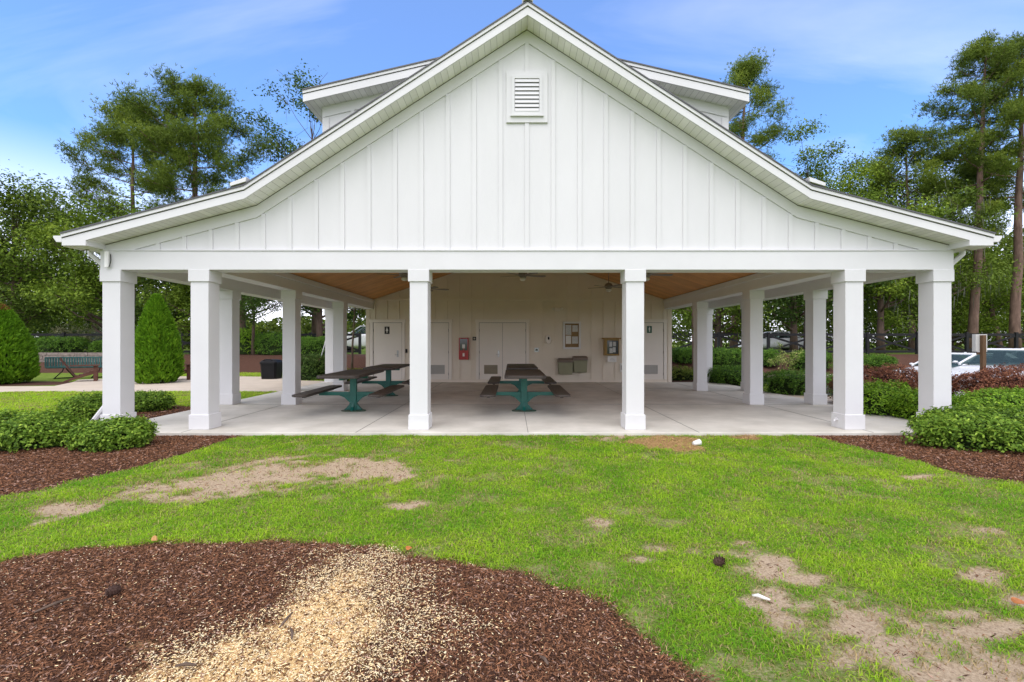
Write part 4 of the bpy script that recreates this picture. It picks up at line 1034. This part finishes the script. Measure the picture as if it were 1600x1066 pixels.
# hedges on the bank
def bank_hedge(px, w_px, py0, py1, Y, label, seed, pal=HEDGE, boxy=3.4):
    p = P(px, py1, Y); sc = Y/F; zt = CAMZ-(py0-535)*sc
    zg = float(height(np.array([p.x]), np.array([Y]))[0])
    shrub('hedge', label, p.x, Y, w_px*sc/2, max(.5, w_px*sc*.3), max(.4, zt-zg), int(3200+w_px*18), .075, pal, seed, cat='hedge', boxy=boxy, lump=.10)
bank_hedge(98, 72, 527, 556, 25.5, 'clipped green hedge on the bank behind the green bench', 20)
bank_hedge(50, 48, 528, 557, 26.2, 'clipped hedge on the bank right of the blunt left evergreen', 21)
bank_hedge(165, 40, 533, 557, 25.6, 'clipped hedge on the bank half hidden by the left corner column', 22)
bank_hedge(380, 60, 514, 553, 26.5, 'tall loose hedge behind the black litter bin, left part', 23, LIGHTH)
bank_hedge(432, 66, 520, 553, 25.8, 'green hedge mound directly behind the black litter bin', 24)
bank_hedge(490, 62, 527, 558, 25.3, 'flat topped dark hedge left of the leaning white pole', 25)
bank_hedge(1135, 66, 545, 576, 23.3, 'wide green hedge on the bank beside the farthest right column', 26, HEDGE)
bank_hedge(1070, 40, 545, 562, 24.2, 'small dark hedge near the pale trunked tree', 27)
bank_hedge(1200, 28, 548, 566, 23.9, 'small hedge left of the young spotted tree', 28)
bank_hedge(1268, 60, 549, 571, 23.6, 'green hedge on the bank right of the young spotted tree', 29)
bank_hedge(1365, 66, 555, 576, 23.3, 'rounded green hedge before the black fence between right columns', 30)
shrub('shrub', 'dark leafy shrub with yellowish leaves beside the left outer end column', -8.05, 18.75, .75, .5, .95, 4200, .07, GREEN3, 31, lump=.3)
shrub('ground_plant', 'low yellow green plant by the left building corner', -6.25, 18.6, .75, .5, .42, 2200, .06, ((.05,.07,.01),(.14,.17,.02),(.30,.30,.04)), 32, cat='plant', lump=.3)
shrub('ground_plant', 'low yellow green plants under the pale trunked tree', 6.7, 18.8, .8, .6, .5, 2200, .06, ((.04,.06,.01),(.10,.14,.02),(.22,.25,.04)), 33, cat='plant', lump=.3)

def arborvitae(label, x, y, R0, H, seed, blunt=1.0, brown=False):
    global rng
    old = rng; rng = np.random.default_rng(seed)
    z0 = -.05; t = empty('arborvitae', (x, y, z0), label, 'conifer')
    n = 15000; u = rng.random(n)**.85; th = rng.uniform(0, 2*np.pi, n)
    rad = np.interp(u, [0,.08,.25,.5,.75,.9,1], [.72,.94,1.0,.84,.52*blunt,.30*blunt,.04])*R0
    lum = 1 + .22*(fbm(np.cos(th)*2.3+seed, np.sin(th)*2.3+u*5, 4)-.5) + .10*(fbm(th*5, u*22, 2)-.5)
    dep = 1-.22*rng.random(n)**2
    p = np.stack([np.cos(th)*rad*lum*dep, np.sin(th)*rad*lum*dep, u*H+.04], 1)
    nr = np.stack([np.cos(th), np.sin(th), .25+0*th], 1) + rng.normal(size=(n,3))*.5
    # upright fan sprays
    a = np.stack([np.cos(th)*.55, np.sin(th)*.55, .75+0*th], 1) + rng.normal(size=(n,3))*.28; a /= np.linalg.norm(a, axis=1, keepdims=True)
    s = np.cross(a, nr); s /= np.linalg.norm(s, axis=1, keepdims=True); l = rng.uniform(.07,.15,(n,1)); wv = rng.uniform(.02,.04,(n,1))
    V = np.stack([p-a*l*.5, p+s*wv, p+a*l, p-s*wv], 1).reshape(-1,3); i = np.arange(n)*4
    C = palette(n, (.045,.11,.008), (.125,.28,.014), (.27,.44,.025), kl=np.clip(.35+.8*(lum-1)*3+.2*rng.random(n), 0, 1))
    if brown:
        k = ((p[:,0] > 0.06) & (u > .90) & (p[:,0] < .42) & (rng.random(n) < .7))[:, None]; C = np.where(k, np.array([.28,.13,.04])*(.6+.6*rng.random((n,1))), C)
    np_mesh('foliage', V, np.stack([i,i+1,i+2,i+3],1), M['leaf'], np.repeat(C,4,0), t)
    lb(MB().tube([(0,0,-.02),(0,0,H*.8)], [.09,.02], 8), 'trunk', 'bark', t)
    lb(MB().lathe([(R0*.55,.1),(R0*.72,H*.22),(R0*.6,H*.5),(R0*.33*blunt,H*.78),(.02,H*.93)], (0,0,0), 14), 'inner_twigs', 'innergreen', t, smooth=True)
    rng = old
arborvitae('pointed green arborvitae in the mulch ring between the two left columns', -13.1, 17.2, .78, 3.18, 61)
arborvitae('blunt wide arborvitae with a browned tip at the left frame edge', -18.85, 17.0, 1.16, 2.9, 62, 1.12, True)

# ------------------------------------------------------------------ trees
pine('pine_tree', 'tall pine with a forked look rising behind the left eave, the left of two', P(207,0,31).x, 31, 16.4, 8.4, 3.7, 24, 3, tr=.21, group='pines beside the pavilion', low=((6.3,.95),(7.2,1.0),(6.9,.8),(7.6,.7)))
pine('pine_tree', 'full crowned tall pine behind the left eave, the right of two', P(305,0,28).x, 28, 16.2, 8.4, 3.6, 27, 5, tr=.25, group='pines beside the pavilion', dens=1.05)
pine('pine_tree', 'tallest pine with bare lower trunk right of the right eave', P(1520,0,31).x, 31, 20.9, 10.2, 3.4, 28, 8, tr=.27, lean=.9, group='pines beside the pavilion', low=((8.6,.75),(7.2,.6)))
pine('pine_tree', 'tall pine at the right frame edge behind the white car', P(1586,0,31).x, 31, 20.8, 9.4, 3.8, 28, 9, tr=.29, lean=.5, group='pines beside the pavilion')
pine('pine_tree', 'slim curved pine between the two thick trunks on the right', P(1564,0,36).x, 36, 15.0, 9.0, 2.8, 15, 10, tr=.17, lean=-1.2, curve=-.7, group='pines beside the pavilion', dens=.8)
pine('pine_tree', 'pine top showing right of the right dormer', P(1146,0,33).x, 33, 20.9, 9, 2.9, 28, 14, tr=.25, lean=.9, group='pines beside the pavilion', dens=.9)
pine('pine_tree', 'airy leaning pine between the right dormer tree and the tall pines', P(1425,0,34).x, 34, 16.0, 7.2, 3.6, 22, 17, tr=.20, lean=-.4, group='pines beside the pavilion', dens=.85)
tree('oak_tree', 'sparse moss hung oak top left of the left dormer', P(492,0,31).x, 31, 18.2, 8.5, 3.6, 16, 420, .20, GREEN3, seed=21, cr=.30, gap=.36, moss=40, lean=-.3)
tree('broadleaf_tree', 'dense dark broadleaf tree filling the left frame edge', -31.5, 29.5, 11.8, 1.2, 5.6, 46, 900, .21, GREEN1, seed=22, cr=.30, gap=.33)
tree('broadleaf_tree', 'spreading broadleaf tree below the left eave, right of the darker edge tree', -24.2, 28.5, 9.8, 1.0, 4.6, 34, 760, .19, GREEN2, seed=23, cr=.32, gap=.38)
tree('broadleaf_tree', 'thin leaved oak showing white sky gaps beside the left downspout', -21.8, 30.5, 8.6, 2.0, 3.6, 22, 430, .17, GREEN3, seed=24, cr=.33, gap=.46)
tree('broadleaf_tree', 'oak with light gaps seen between the two left columns', -18.6, 27.6, 7.4, 1.4, 3.2, 24, 560, .17, GREEN2, seed=25, cr=.33, gap=.40)
tree('oak_tree', 'oak with low dark boughs hanging over the far grey houses', -15.6, 27.0, 8.6, 2.9, 4.1, 38, 620, .15, GREEN3, seed=26, cr=.28, gap=.30, moss=20)
tree('oak_tree', 'small oak whose dark leafy ends dangle above the litter bin', -14.3, 25.8, 6.4, 1.9, 2.5, 30, 420, .12, GREEN3, tr=.10, seed=46, cr=.30, gap=.33)
tree('broadleaf_tree', 'dark green tree behind the flat topped hedge left of the leaning pole', -11.2, 27.2, 8.0, .9, 2.5, 26, 620, .17, GREEN3, seed=27, cr=.36)
tree('crape_myrtle', 'slim many stemmed tree at the left building corner', -7.35, 21.4, 5.6, 1.5, 1.45, 15, 380, .10, GREEN2, bark='bark', tr=.06, seed=28, cr=.42, lean=.35, gap=.36)
tree('crape_myrtle', 'pale pinkish trunked tree beside the right building corner', 8.25, 21.0, 6.6, 2.2, 1.9, 20, 420, .11, GREEN1, bark='palebark', tr=.12, seed=29, cr=.42, lean=-.3)
tree('broadleaf_tree', 'dense dark tree behind the wide hedge near the farthest right column', 12.6, 28.5, 8.4, .8, 3.0, 30, 620, .18, GREEN2, seed=30, cr=.34)
tree('broadleaf_tree', 'dark shade tree above the young spotted tree between right columns', 17.4, 28.8, 9.5, 1.5, 3.6, 34, 640, .19, GREEN3, seed=31, cr=.33)
tree('broadleaf_tree', 'leafy light green tree behind the fence between the right end columns', 22.6, 28.6, 10.2, 1.5, 3.5, 34, 640, .18, GREEN2, seed=32, cr=.33, moss=120)
tree('broadleaf_tree', 'pale green tree top just above the right roof slope beside the flashing', P(1262,0,33.5).x, 33.5, 16.0, 3, 4.2, 60, 660, .19, GREEN2, seed=33, cr=.30, gap=.12)
tree('broadleaf_tree', 'airy tree crown above the lower right roof slope left of the tall pines', P(1375,0,36).x, 36, 17.0, 4, 4.3, 46, 480, .19, GREEN1, seed=43, cr=.30, gap=.36)
tree('broadleaf_tree', 'rounded green tree just above the right eave left of the tallest pine', P(1465,0,35).x, 35, 15.0, 3, 4.0, 46, 520, .19, GREEN2, seed=44, cr=.30, gap=.33)
tree('oak_tree', 'moss hung oak standing behind the right corner column', 27.5, 31.0, 10.5, 2.5, 4.2, 34, 560, .19, GREEN1, seed=34, cr=.32, moss=240)
tree('broadleaf_tree', 'bright green understory tree behind the pine trunks at the right edge', 33.8, 36, 9.0, .6, 4.6, 36, 620, .20, GREEN2, seed=35, cr=.33)
tree('broadleaf_tree', 'light green understory tree beyond the pines on the far right', 41.5, 37, 10.0, .6, 5.0, 36, 620, .21, GREEN2, seed=36, cr=.33)
tree('ornamental_tree', 'young slender tree with speckled yellow green leaves before the right bank', P(1222,0,19.5).x, 19.5, 1.85, .45, .72, 16, 95, .075, ((.06,.09,.02),(.17,.22,.05),(.42,.42,.16)), tr=.022, seed=37, cr=.34, gap=.30)
tree('flowering_shrub', 'cream flowered shrub behind the clipped hedge near the left column', P(138,0,31).x, 31, 3.0, .2, 1.5, 12, 420, .13, ((.10,.14,.04),(.40,.38,.22),(.75,.70,.48)), tr=.05, seed=38, cr=.42, cat='shrub')

# far woods: one mass of leaves
def woods():
    VV = []; FF = []; CC = []; off = 0
    tops = []
    for px in list(range(-260, 330, 26)) + list(range(330, 580, 22)) + list(range(1040, 1900, 26)):
        for Y in (46, 58):
            x = (px + rng.uniform(-12, 12) - 800)*Y/F; left = px < 580
            h = (rng.uniform(6.5, 9.5) if px < 300 else rng.uniform(2.5, 3.8)) if left else rng.uniform(8.5, 13)
            if 330 <= px < 450: h = rng.uniform(2.7, 3.3)
            r = rng.uniform(2.0, 3.4) if h > 5 else 1.6
            n = int(1300*(h/9)+250); th = rng.uniform(0, 6.28, n); u = rng.random(n)**.8
            rad = r*np.sqrt(np.clip(1-(u*1.0-.35)**2/.45, .05, 1))*(.75+.5*fbm(th*1.6+px, u*4+px, 3))
            c = np.stack([x+np.cos(th)*rad, Y+np.sin(th)*rad, .7+u*h], 1)
            nr = np.stack([np.cos(th), np.sin(th), .6+0*th], 1)+rng.normal(size=(n,3))*.6
            V, Fq, C = leaves(c, nr, .34, .21, palette(n, *(GREEN2 if rng.random() < .6 else GREEN1), kl=np.clip(.3+.5*fbm(th*1.6+px, u*5, 3)+.1*u, 0, 1)))
            VV.append(V); FF.append(Fq+off); CC.append(C); off += len(V)
    tag(np_mesh('woods', np.concatenate(VV), np.concatenate(FF), M['leaf'], np.concatenate(CC)), 'distant belt of mixed green woods behind the fence and houses', 'woods', kind='stuff')
woods()

# ------------------------------------------------------------------ black rail fence
def fence(x0, x1, Y, label, nbay):
    zg = float(height(np.array([x0]), np.array([Y]))[0]) - .02
    t = empty('rail_fence', ((x0+x1)/2, Y, zg), label, 'fence', 'black cross rail fences around the park')
    L0 = (x1-x0); H = 1.25
    for i in range(nbay+1):
        u = -L0/2 + L0*i/nbay; lb(MB().box(u-.07, u+.07, -.07, .07, -.1, H+.05), 'post', 'blackrail', t, .006)
    for i in range(nbay):
        a = -L0/2 + L0*i/nbay + .071; b = a + L0/nbay - .142
        r = MB(); r.box(a, b, -.02, .02, H-.16, H-.02); r.box(a, b, -.02, .02, .10, .24)
        r.obox((a, -.022, .24), (b, -.022, H-.17), .03, .11, (0,0,1)); r.obox((a, .022, H-.17), (b, .022, .24), .03, .11, (0,0,1))
        lb(r, 'rail_panel', 'blackrail', t)
fence(9.2, 44, 27.3, 'black cross rail fence running along the bank on the right of the pavilion', 12)
fence(-44, -9.0, 27.6, 'black cross rail fence running behind the hedges on the left of the pavilion', 12)
# low stone wall on the left bank
sw = MB(); rr = random.Random(4)
for row in range(3):
    u = -7
    while u < 7:
        l = rr.uniform(.35, .75); d = rr.uniform(0, .03)
        sw.box(u, min(7, u+l)-.015, -.0-d, .25, row*.17+.002, row*.17+.16); u += l
t = empty('stone_wall', (-25.5, 24.2, .42), 'low stacked stone wall holding the bank behind the green bench', 'wall')
lb(sw, 'stone_course', 'stone', t, .01)

# ------------------------------------------------------------------ garden furniture on the left
def adirondack(x, y, rz, label):
    t = empty('garden_chair', (x, y, -.03), label, 'chair', 'brown wooden garden chairs', rz)
    for s in (-.30, .30):
        lb(MB().prism([(-.55,0),(-.44,0),(.42,.30),(.42,.40),(.30,.40)], s-.018, s+.018), 'side_rail', 'wood', t, .004)
        lb(MB().box(.34, .46, s*1.13-.02, s*1.13+.02, 0, .58), 'leg', 'wood', t, .004)
        lb(MB().prism([(-.36,.585),(.50,.585),(.50,.61),(-.36,.61)], s*1.25-.07, s*1.25+.07), 'armrest', 'wood', t, .004)
    st = MB()
    for k in range(5):
        a = -.14 + k*.115; z = .19 + (a+.14)*.36; st.obox((a, -.30, z+.02), (a, .30, z+.02), .10, .022, (0,0,1))
    lb(st, 'seat', 'wood', t)
    bk = MB()
    for k in range(5):
        v = -.23 + k*.115; bk.obox((-.16, v, .16), (-.60, v, .92-.03*abs(k-2)), .022, .10, (0,1,0))
    lb(bk, 'backrest', 'wood', t)
c = G(128, 597, -.03)
adirondack(-16.5, 17.9, R(40), 'brown reclined garden chair seen from the side near the left corner column')
adirondack(-13.35, 18.6, R(30), 'brown garden chair mostly hidden behind the pointed arborvitae')
t = empty('park_bench', (-17.35, 19.6, -.03), 'long green metal bench with a slatted back behind the garden chair', 'bench', rz=R(22))
bb = MB(); bb.box(-1.75, 1.75, -.02, .02, .84, .89).box(-1.75, 1.75, -.02, .02, .46, .51).box(-1.75, -1.70, -.019, .019, .511, .839).box(1.70, 1.75, -.019, .019, .511, .839)
lb(bb, 'back_frame', 'benchgreen', t, .006)
bs = MB()
for k in range(40): bs.box(-1.68+k*.0855, -1.68+k*.0855+.055, -.012, .012, .511, .839)
lb(bs, 'back_slats', 'benchgreen', t)
lb(MB().box(-1.75, 1.75, .05, .50, .42, .45), 'seat', 'benchgreen', t, .01)
for x in (-1.2, 0, 1.3):
    lb(MB().tube([(x-.25,-.05,0),(x,.02,.30),(x+.02,.05,.42)], .02, 8).tube([(x+.25,.40,0),(x,.3,.40)], .02, 8).tube([(x-.25,-.05,.02),(x+.25,.40,.02)], .018, 8), 'leg', 'black', t)
# litter bin
t = empty('litter_bin', (-9.86, 19.15, -.03), 'black square litter bin on the path beyond the left columns', 'litter bin')
def ringm(w_, z, k=.22): c = w_*k; return [(-w_+c,-w_,z),(w_-c,-w_,z),(w_,-w_+c,z),(w_,w_-c,z),(w_-c,w_,z),(-w_+c,w_,z),(-w_,w_-c,z),(-w_,-w_+c,z)]
def stack(mb, rings):
    n = 8; vs = [q for r in rings for q in r]; fs = []
    for i in range(len(rings)-1):
        for k in range(n): fs.append((i*n+k, i*n+(k+1)%n, (i+1)*n+(k+1)%n, (i+1)*n+k))
    fs.append(tuple(range(n-1,-1,-1))); fs.append(tuple((len(rings)-1)*n+k for k in range(n))); return mb.add(vs, fs)
lb(stack(MB(), [ringm(.30,0), ringm(.31,.12), ringm(.33,.60)]), 'body', 'black', t)
lb(stack(MB(), [ringm(.355,.601), ringm(.355,.68), ringm(.28,.76), ringm(.18,.79)]), 'lid', 'black', t)
lb(MB().tube([(-.2,-.3,.74),(-.1,-.33,.80),(.1,-.33,.80),(.2,-.3,.74)], .015, 6), 'handle', 'black', t)
# leaning white pole by the far left column
t = empty('leaning_pole', (P(497,568,19).x, 19.2, -.05), 'slim white pole leaning on the farthest left outer column', 'pole')
lb(MB().tube([(-.12,0,0),(.0,0,.75),(.25,-.1,1.5)], .022, 8), 'shaft', 'white', t)
lb(MB().tube([(.25,-.1,1.501),(.27,-.108,1.56)], .026, 8), 'end_cap', 'soffit', t)
# sign on a post by the cars, seen from behind
t = empty('post_sign', (P(1536,0,11.7).x, 11.7, -.06), 'back of a grey sign board on a brown post before the white cars', 'sign')
lb(MB().box(-.045,.045,-.04,.04,0,1.70), 'post', 'postwood', t, .006)
lb(MB().box(-.14,.15,.041,.14,1.28,1.72), 'board', 'greyboard', t, .006)
lb(MB().box(-.10,.10,.0405,.075,1.21,1.275), 'bracket', 'postwood', t)

# ------------------------------------------------------------------ cars
def car(x, y, rz, z, label, paint, H=1.46, Ln=4.6, W=1.84, suv=False, group='cars in the parking lot', k=None):
    t = empty('parked_car', (x, y, z), label, 'car', group, rz)
    k = k or H/1.46
    # stations from nose (+x) to tail: x, belt height, half width, bottom
    st = [(2.30,.62,.62,.34),(2.22,.74,.74,.24),(1.95,.84,.84,.20),(1.30,.93,.90,.20),(.85,.99,.92,.20),(0,1.02,.92,.20),(-1.0,1.03,.92,.20),(-1.75,1.03,.90,.22),(-2.15,.98,.84,.28),(-2.30,.80,.74,.36)]
    vs = []; fs = []; n = 9
    for (a, h, w_, b) in st:
        a *= Ln/4.6; w_ *= W/1.84; h *= k; m_ = b+(h-b)*.55
        vs += [(a,-w_*.92,b),(a,-w_,b+(m_-b)*.5),(a,-w_,m_),(a,-w_*.95,h-.05),(a,-w_*.80,h),(a,w_*.80,h),(a,w_*.95,h-.05),(a,w_,m_),(a,w_,b+(m_-b)*.5),(a,w_*.92,b)]
    n = 10
    for i in range(len(st)-1):
        for q in range(n): fs.append((i*n+q, (i+1)*n+q, (i+1)*n+(q+1)%n, i*n+(q+1)%n))
    fs.append(tuple(range(n-1,-1,-1))); fs.append(tuple((len(st)-1)*n+q for q in range(n)))
    body = MB().add(vs, fs); o = lb(body, 'body', paint, t, 0, True); o.modifiers.new('s','SUBSURF').levels = 1; o.modifiers['s'].render_levels = 2
    # greenhouse
    xb = -2.0 if suv else -1.75; xr = -1.55 if suv else -.95
    g = [(1.02,1.0*k,.80),(.18,H,.62),(xr,H-.01,.62),(xb,1.03*k,.78)]
    g = [(a*Ln/4.6,h,w_*W/1.84) for a,h,w_ in g]
    rf = MB(); A,B,C_,D = g
    rf.add([(B[0],-B[2],B[1]),(B[0],B[2],B[1]),(C_[0],C_[2],C_[1]),(C_[0],-C_[2],C_[1]),(B[0]+.05,-B[2]-.02,B[1]-.075),(B[0]+.05,B[2]+.02,B[1]-.075),(C_[0]-.05,C_[2]+.02,C_[1]-.075),(C_[0]-.05,-C_[2]-.02,C_[1]-.075)],
           [(0,1,2,3),(7,6,5,4),(0,4,5,1),(1,5,6,2),(2,6,7,3),(3,7,4,0)])
    for s in (-1,1):
        rf.obox((A[0],s*A[2],A[1]-.03),(B[0],s*B[2],B[1]-.02),.06,.07); rf.obox((D[0],s*D[2],D[1]-.03),(C_[0],s*C_[2],C_[1]-.02),.07,.10)
    lb(rf, 'roof', paint, t, .015)
    for sx_ in (.35, -.75):
        for s in (-1,1):
            lb(MB().obox((sx_,s*.36,.72*k),(sx_-.18,s*.36,1.10*k),.44,.14,(1,0,0)).obox((sx_-.2,s*.36,1.12*k),(sx_-.24,s*.36,1.26*k),.24,.10,(1,0,0)), 'seat', 'black', t, .03)
    def gl(a,b,c,d): return lb(MB().add([a,b,c,d],[(0,1,2,3)]), 'window', 'carglass', t)
    e = .02
    gl((A[0]-e,-A[2]+e,A[1]-.01),(A[0]-e,A[2]-e,A[1]-.01),(B[0]-e,B[2]-e,B[1]-.02),(B[0]-e,-B[2]+e,B[1]-.02))
    gl((D[0]+e,-D[2]+e,D[1]-.01),(D[0]+e,D[2]-e,D[1]-.01),(C_[0]+e,C_[2]-e,C_[1]-.02),(C_[0]+e,-C_[2]+e,C_[1]-.02))
    for s in (-1,1): gl((A[0]-.04,s*(A[2]-e),A[1]-.03),(B[0],s*(B[2]-e),B[1]-.03),(C_[0],s*(C_[2]-e),C_[1]-.03),(D[0]+.04,s*(D[2]-e),D[1]-.03))
    for s in (-1,1):
        tr_ = MB(); mx = (B[0]+C_[0])/2-.05
        tr_.obox((mx,s*(A[2]+.0),A[1]-.02),(mx,s*(B[2]+.0),B[1]-.03),.03,.09)
        tr_.obox((A[0],s*(A[2]+.012),A[1]-.01),(D[0],s*(D[2]+.012),D[1]-.01),.03,.035)
        tr_.obox((B[0],s*(B[2]+.006),B[1]-.04),(C_[0],s*(C_[2]+.006),C_[1]-.04),.02,.025)
        lb(tr_, 'window_trim', 'black', t)
    for s in (-1,1):
        lb(MB().lathe([(.001,-.04),(.05,-.03),(.07,0),(.05,.03),(.001,.04)], (.80,s*(.93*W/1.84+.07),1.02*k), 10), 'mirror', paint, t, smooth=True)
        lb(MB().box(2.08,2.27,*sorted((s*.45,s*.72)),.60*k,.70*k), 'headlight', 'headlamp', t, .02)
        for a in (1.42,-1.40):
            wv = MB(); yy = s*.80
            w_ = lb(MB().tube([(a*Ln/4.6,yy-.1,.32),(a*Ln/4.6,yy+.1,.32)], .33, 20), 'wheel', 'tyre', t)
            lb(MB().tube([(a*Ln/4.6,yy+s*.101,.32),(a*Ln/4.6,yy+s*.115,.32)], .21, 16), 'rim', 'rim', w_)
    return t
car(13.85, 12.75, R(180+18), -.28, 'white crossover car nearest the viewer at the right frame edge behind the burgundy hedge', 'carwhite', H=1.57, suv=True, k=1.15)
car(15.3, 15.9, R(180+8), -.28, 'white sedan parked behind the brown sign post and the white crossover', 'carwhite', H=1.38)
car(21.8, 19.2, R(185), -.28, 'silver car farther back in the lot beside the right corner column', 'carsilver', H=1.42)
car(P(134,0,33).x-.5, 34.0, R(10), .77, 'pale teal car roof showing above the hedge left of the corner column', 'carteal', H=1.55, group='cars beyond the hedges')
car(P(570,0,36).x, 36.0, R(185), .77, 'white van beyond the bank at the left building corner', 'carwhite', H=1.95, suv=True, group='cars beyond the hedges')
car(P(1205,0,36).x, 36.0, R(175), .77, 'white car behind the cross rail fence left of the young spotted tree', 'carwhite', H=1.5, group='cars beyond the hedges')

# ------------------------------------------------------------------ houses far left
def house(px, Y, w_, dp, eave, ridge, label, roofm, rz=0, gable=False):
    x = (px-800)*Y/F
    t = empty('house', (x, Y, .7), label, 'house', 'houses beyond the park', rz)
    wl = MB().box(-w_/2, w_/2, -dp/2, dp/2, 0, eave)
    if gable: wl.prism([(-w_/2, eave+.001), (w_/2, eave+.001), (0, ridge-.1)], -dp/2, dp/2)
    else: wl.prism([(-dp/2, eave+.001), (dp/2, eave+.001), (0, ridge-.1)], -w_/2, w_/2, 'x')
    lb(wl, 'wall', 'housewall', t)
    r = MB(); e = .35
    if gable:
        for s in (-1,1): r.prism([(0,ridge),(s*(w_/2+e),eave-.15),(s*(w_/2+e),eave-.3),(0,ridge-.15)], -dp/2-e, dp/2+e)
    else:
        for s in (-1,1): r.prism([(0,ridge),(s*(dp/2+e),eave-.15),(s*(dp/2+e),eave-.3),(0,ridge-.15)], -w_/2-e, w_/2+e, 'x')
    lb(r, 'roof', roofm, t)
    for u in (-w_*.25, w_*.22):
        wd = lb(MB().box(u-.5, u+.5, -dp/2-.03, -dp/2-.002, eave*.35, eave*.8), 'window', 'glassdark', t)
        lb(MB().box(u-.6, u-.501, -dp/2-.06, -dp/2-.002, eave*.32, eave*.83).box(u+.501, u+.6, -dp/2-.06, -dp/2-.002, eave*.32, eave*.83).box(u-.5, u+.5, -dp/2-.06, -dp/2-.002, eave*.8, eave*.83), 'frame', 'white', wd)
house(400, 85, 4.5, 7, 2.2, 4.3, 'far house with a pale gable and grey roof left of its neighbour', 'houseroof', R(20), True)
house(424, 88, 6.5, 6, 2.0, 3.7, 'far house with a low grey roof to the right of the pale gable', 'houseroof', R(-8))
house(288, 75, 6.0, 6, 2.4, 4.0, 'far house with a tan roof seen between the left columns', 'tanroof', R(10))

# ------------------------------------------------------------------ small things on the lawn
def gz(x, y): return float(height(np.array([x]), np.array([y]))[0])
x, y = G(1088, 696)
t = empty('paper_cup', (x, y, gz(x,y)+.035), 'white paper cup lying on straw near the slab edge', 'cup')
cup = MB().tube([(-.055,0,.0),(-.02,0,.003),(.055,0,.012)], [.030,.036,.044], 16, False); cup.tube([(-.054,0,0),(-.05,0,0)], .029, 16)
o = lb(cup, 'cup_body', 'paper', t, smooth=True); lb(MB().tube([(.050,0,.0115),(.058,0,.0125)], [.047,.047], 16, False), 'rim', 'paper', t)
t.rotation_euler = (0,0,R(20))
x, y = G(1189, 936)
p_ = MB().tube([(-.035,.03,0),(-.01,.008,.012),(.01,-.008,.008),(.035,-.035,.010)], [.006,.011,.010,.005], 7)
tag(p_.build('paper_scrap', M['paper'], loc=(x, y, gz(x,y)+.02), smooth=True), 'white twisted paper scrap on the bare patch at the right', 'litter')
def pinecone(px, py, s, label):
    x, y = G(px, py); mb = MB(); rr = random.Random(int(px))
    mb.lathe([(.004*s,-.03*s),(.02*s,-.02*s),(.024*s,0),(.018*s,.02*s),(.003*s,.034*s)], (0,0,0), 9)
    for k in range(46):
        v = k/46; a = k*2.4; r = .026*s*math.sin(math.pi*min(.97, v+.06)); z = (-.028+.06*v)*s
        c_ = Vector((math.cos(a)*r, math.sin(a)*r, z)); d = Vector((math.cos(a), math.sin(a), .35)).normalized(); q = Vector((-math.sin(a), math.cos(a), 0))
        mb.add([c_-q*.006*s, c_+q*.006*s, c_+d*.014*s+q*.004*s, c_+d*.014*s-q*.004*s], [(0,1,2,3)])
    o = mb.build('pine_cone', mat('pine_cone_brown', (.06,.03,.02), .8), loc=(x, y, gz(x,y)+.025*s)); o.rotation_euler = (R(75), R(20), rr.uniform(0,6)); tag(o, label, 'pine cone')
pinecone(1123, 884, 1.25, 'dark pine cone on the grass left of the paper scrap')
pinecone(178, 937, 1.2, 'dark pine cone lying in the brown mulch at the left')
def dryleaf(px, py, label, col, s=.05):
    x, y = G(px, py); mb = MB()
    pts = [(math.cos(a)*s*(1 if abs(math.cos(a)) > .3 else .9), math.sin(a)*s*.5, .006+.012*math.cos(a)**2) for a in np.linspace(0, 2*math.pi, 12, endpoint=False)]
    top = [(a, b, c) for a, b, c in pts]; bot = [(a, b, c-.0015) for a, b, c in pts]
    mb.add(top+bot, [tuple(range(12)), tuple(range(23, 11, -1))]+[((i+1)%12, i, 12+i, 12+(i+1)%12) for i in range(12)])
    o = mb.build('fallen_leaf', mat('dry_leaf', col, .7, vscale=30, dark=tuple(c*.6 for c in col)), loc=(x, y, gz(x,y)+.03)); o.rotation_euler = (R(12), R(-10), px); tag(o, label, 'leaf')
dryleaf(1594, 950, 'orange dry leaf on the grass at the right frame edge', (.55,.20,.06), .055)
dryleaf(640, 866, 'orange dry leaf at the middle of the mulch bed edge', (.55,.19,.04), .04)
dryleaf(241, 852, 'tan orange dry leaf on the grass above the mulch at the left', (.55,.30,.10), .04)
# woody sticks in the mulch
rr = random.Random(12)
for i, (px, py, ln, lab) in enumerate([(447,978,.12,'dark broken stick standing in the pale wood shavings'),(455,1000,.10,'dark stick lying on the shavings near the front'),(290,1054,.09,'dark stick piece near the bottom of the shavings'),(85,957,.16,'long brown bark strip on the mulch at the left'),(850,1050,.06,'short orange brown bark piece in the mulch at the front')]):
    x, y = G(px, py); a = rr.uniform(0, 3.1); d = Vector((math.cos(a), math.sin(a), rr.uniform(-.05,.15)))*ln/2
    s = MB().tube([-d, Vector((.004,.002,.006)), d], [.005,.008,.004], 6)
    tag(s.build('stick', M['bark'], loc=(x, y, gz(x,y)+.025)), lab, 'stick')
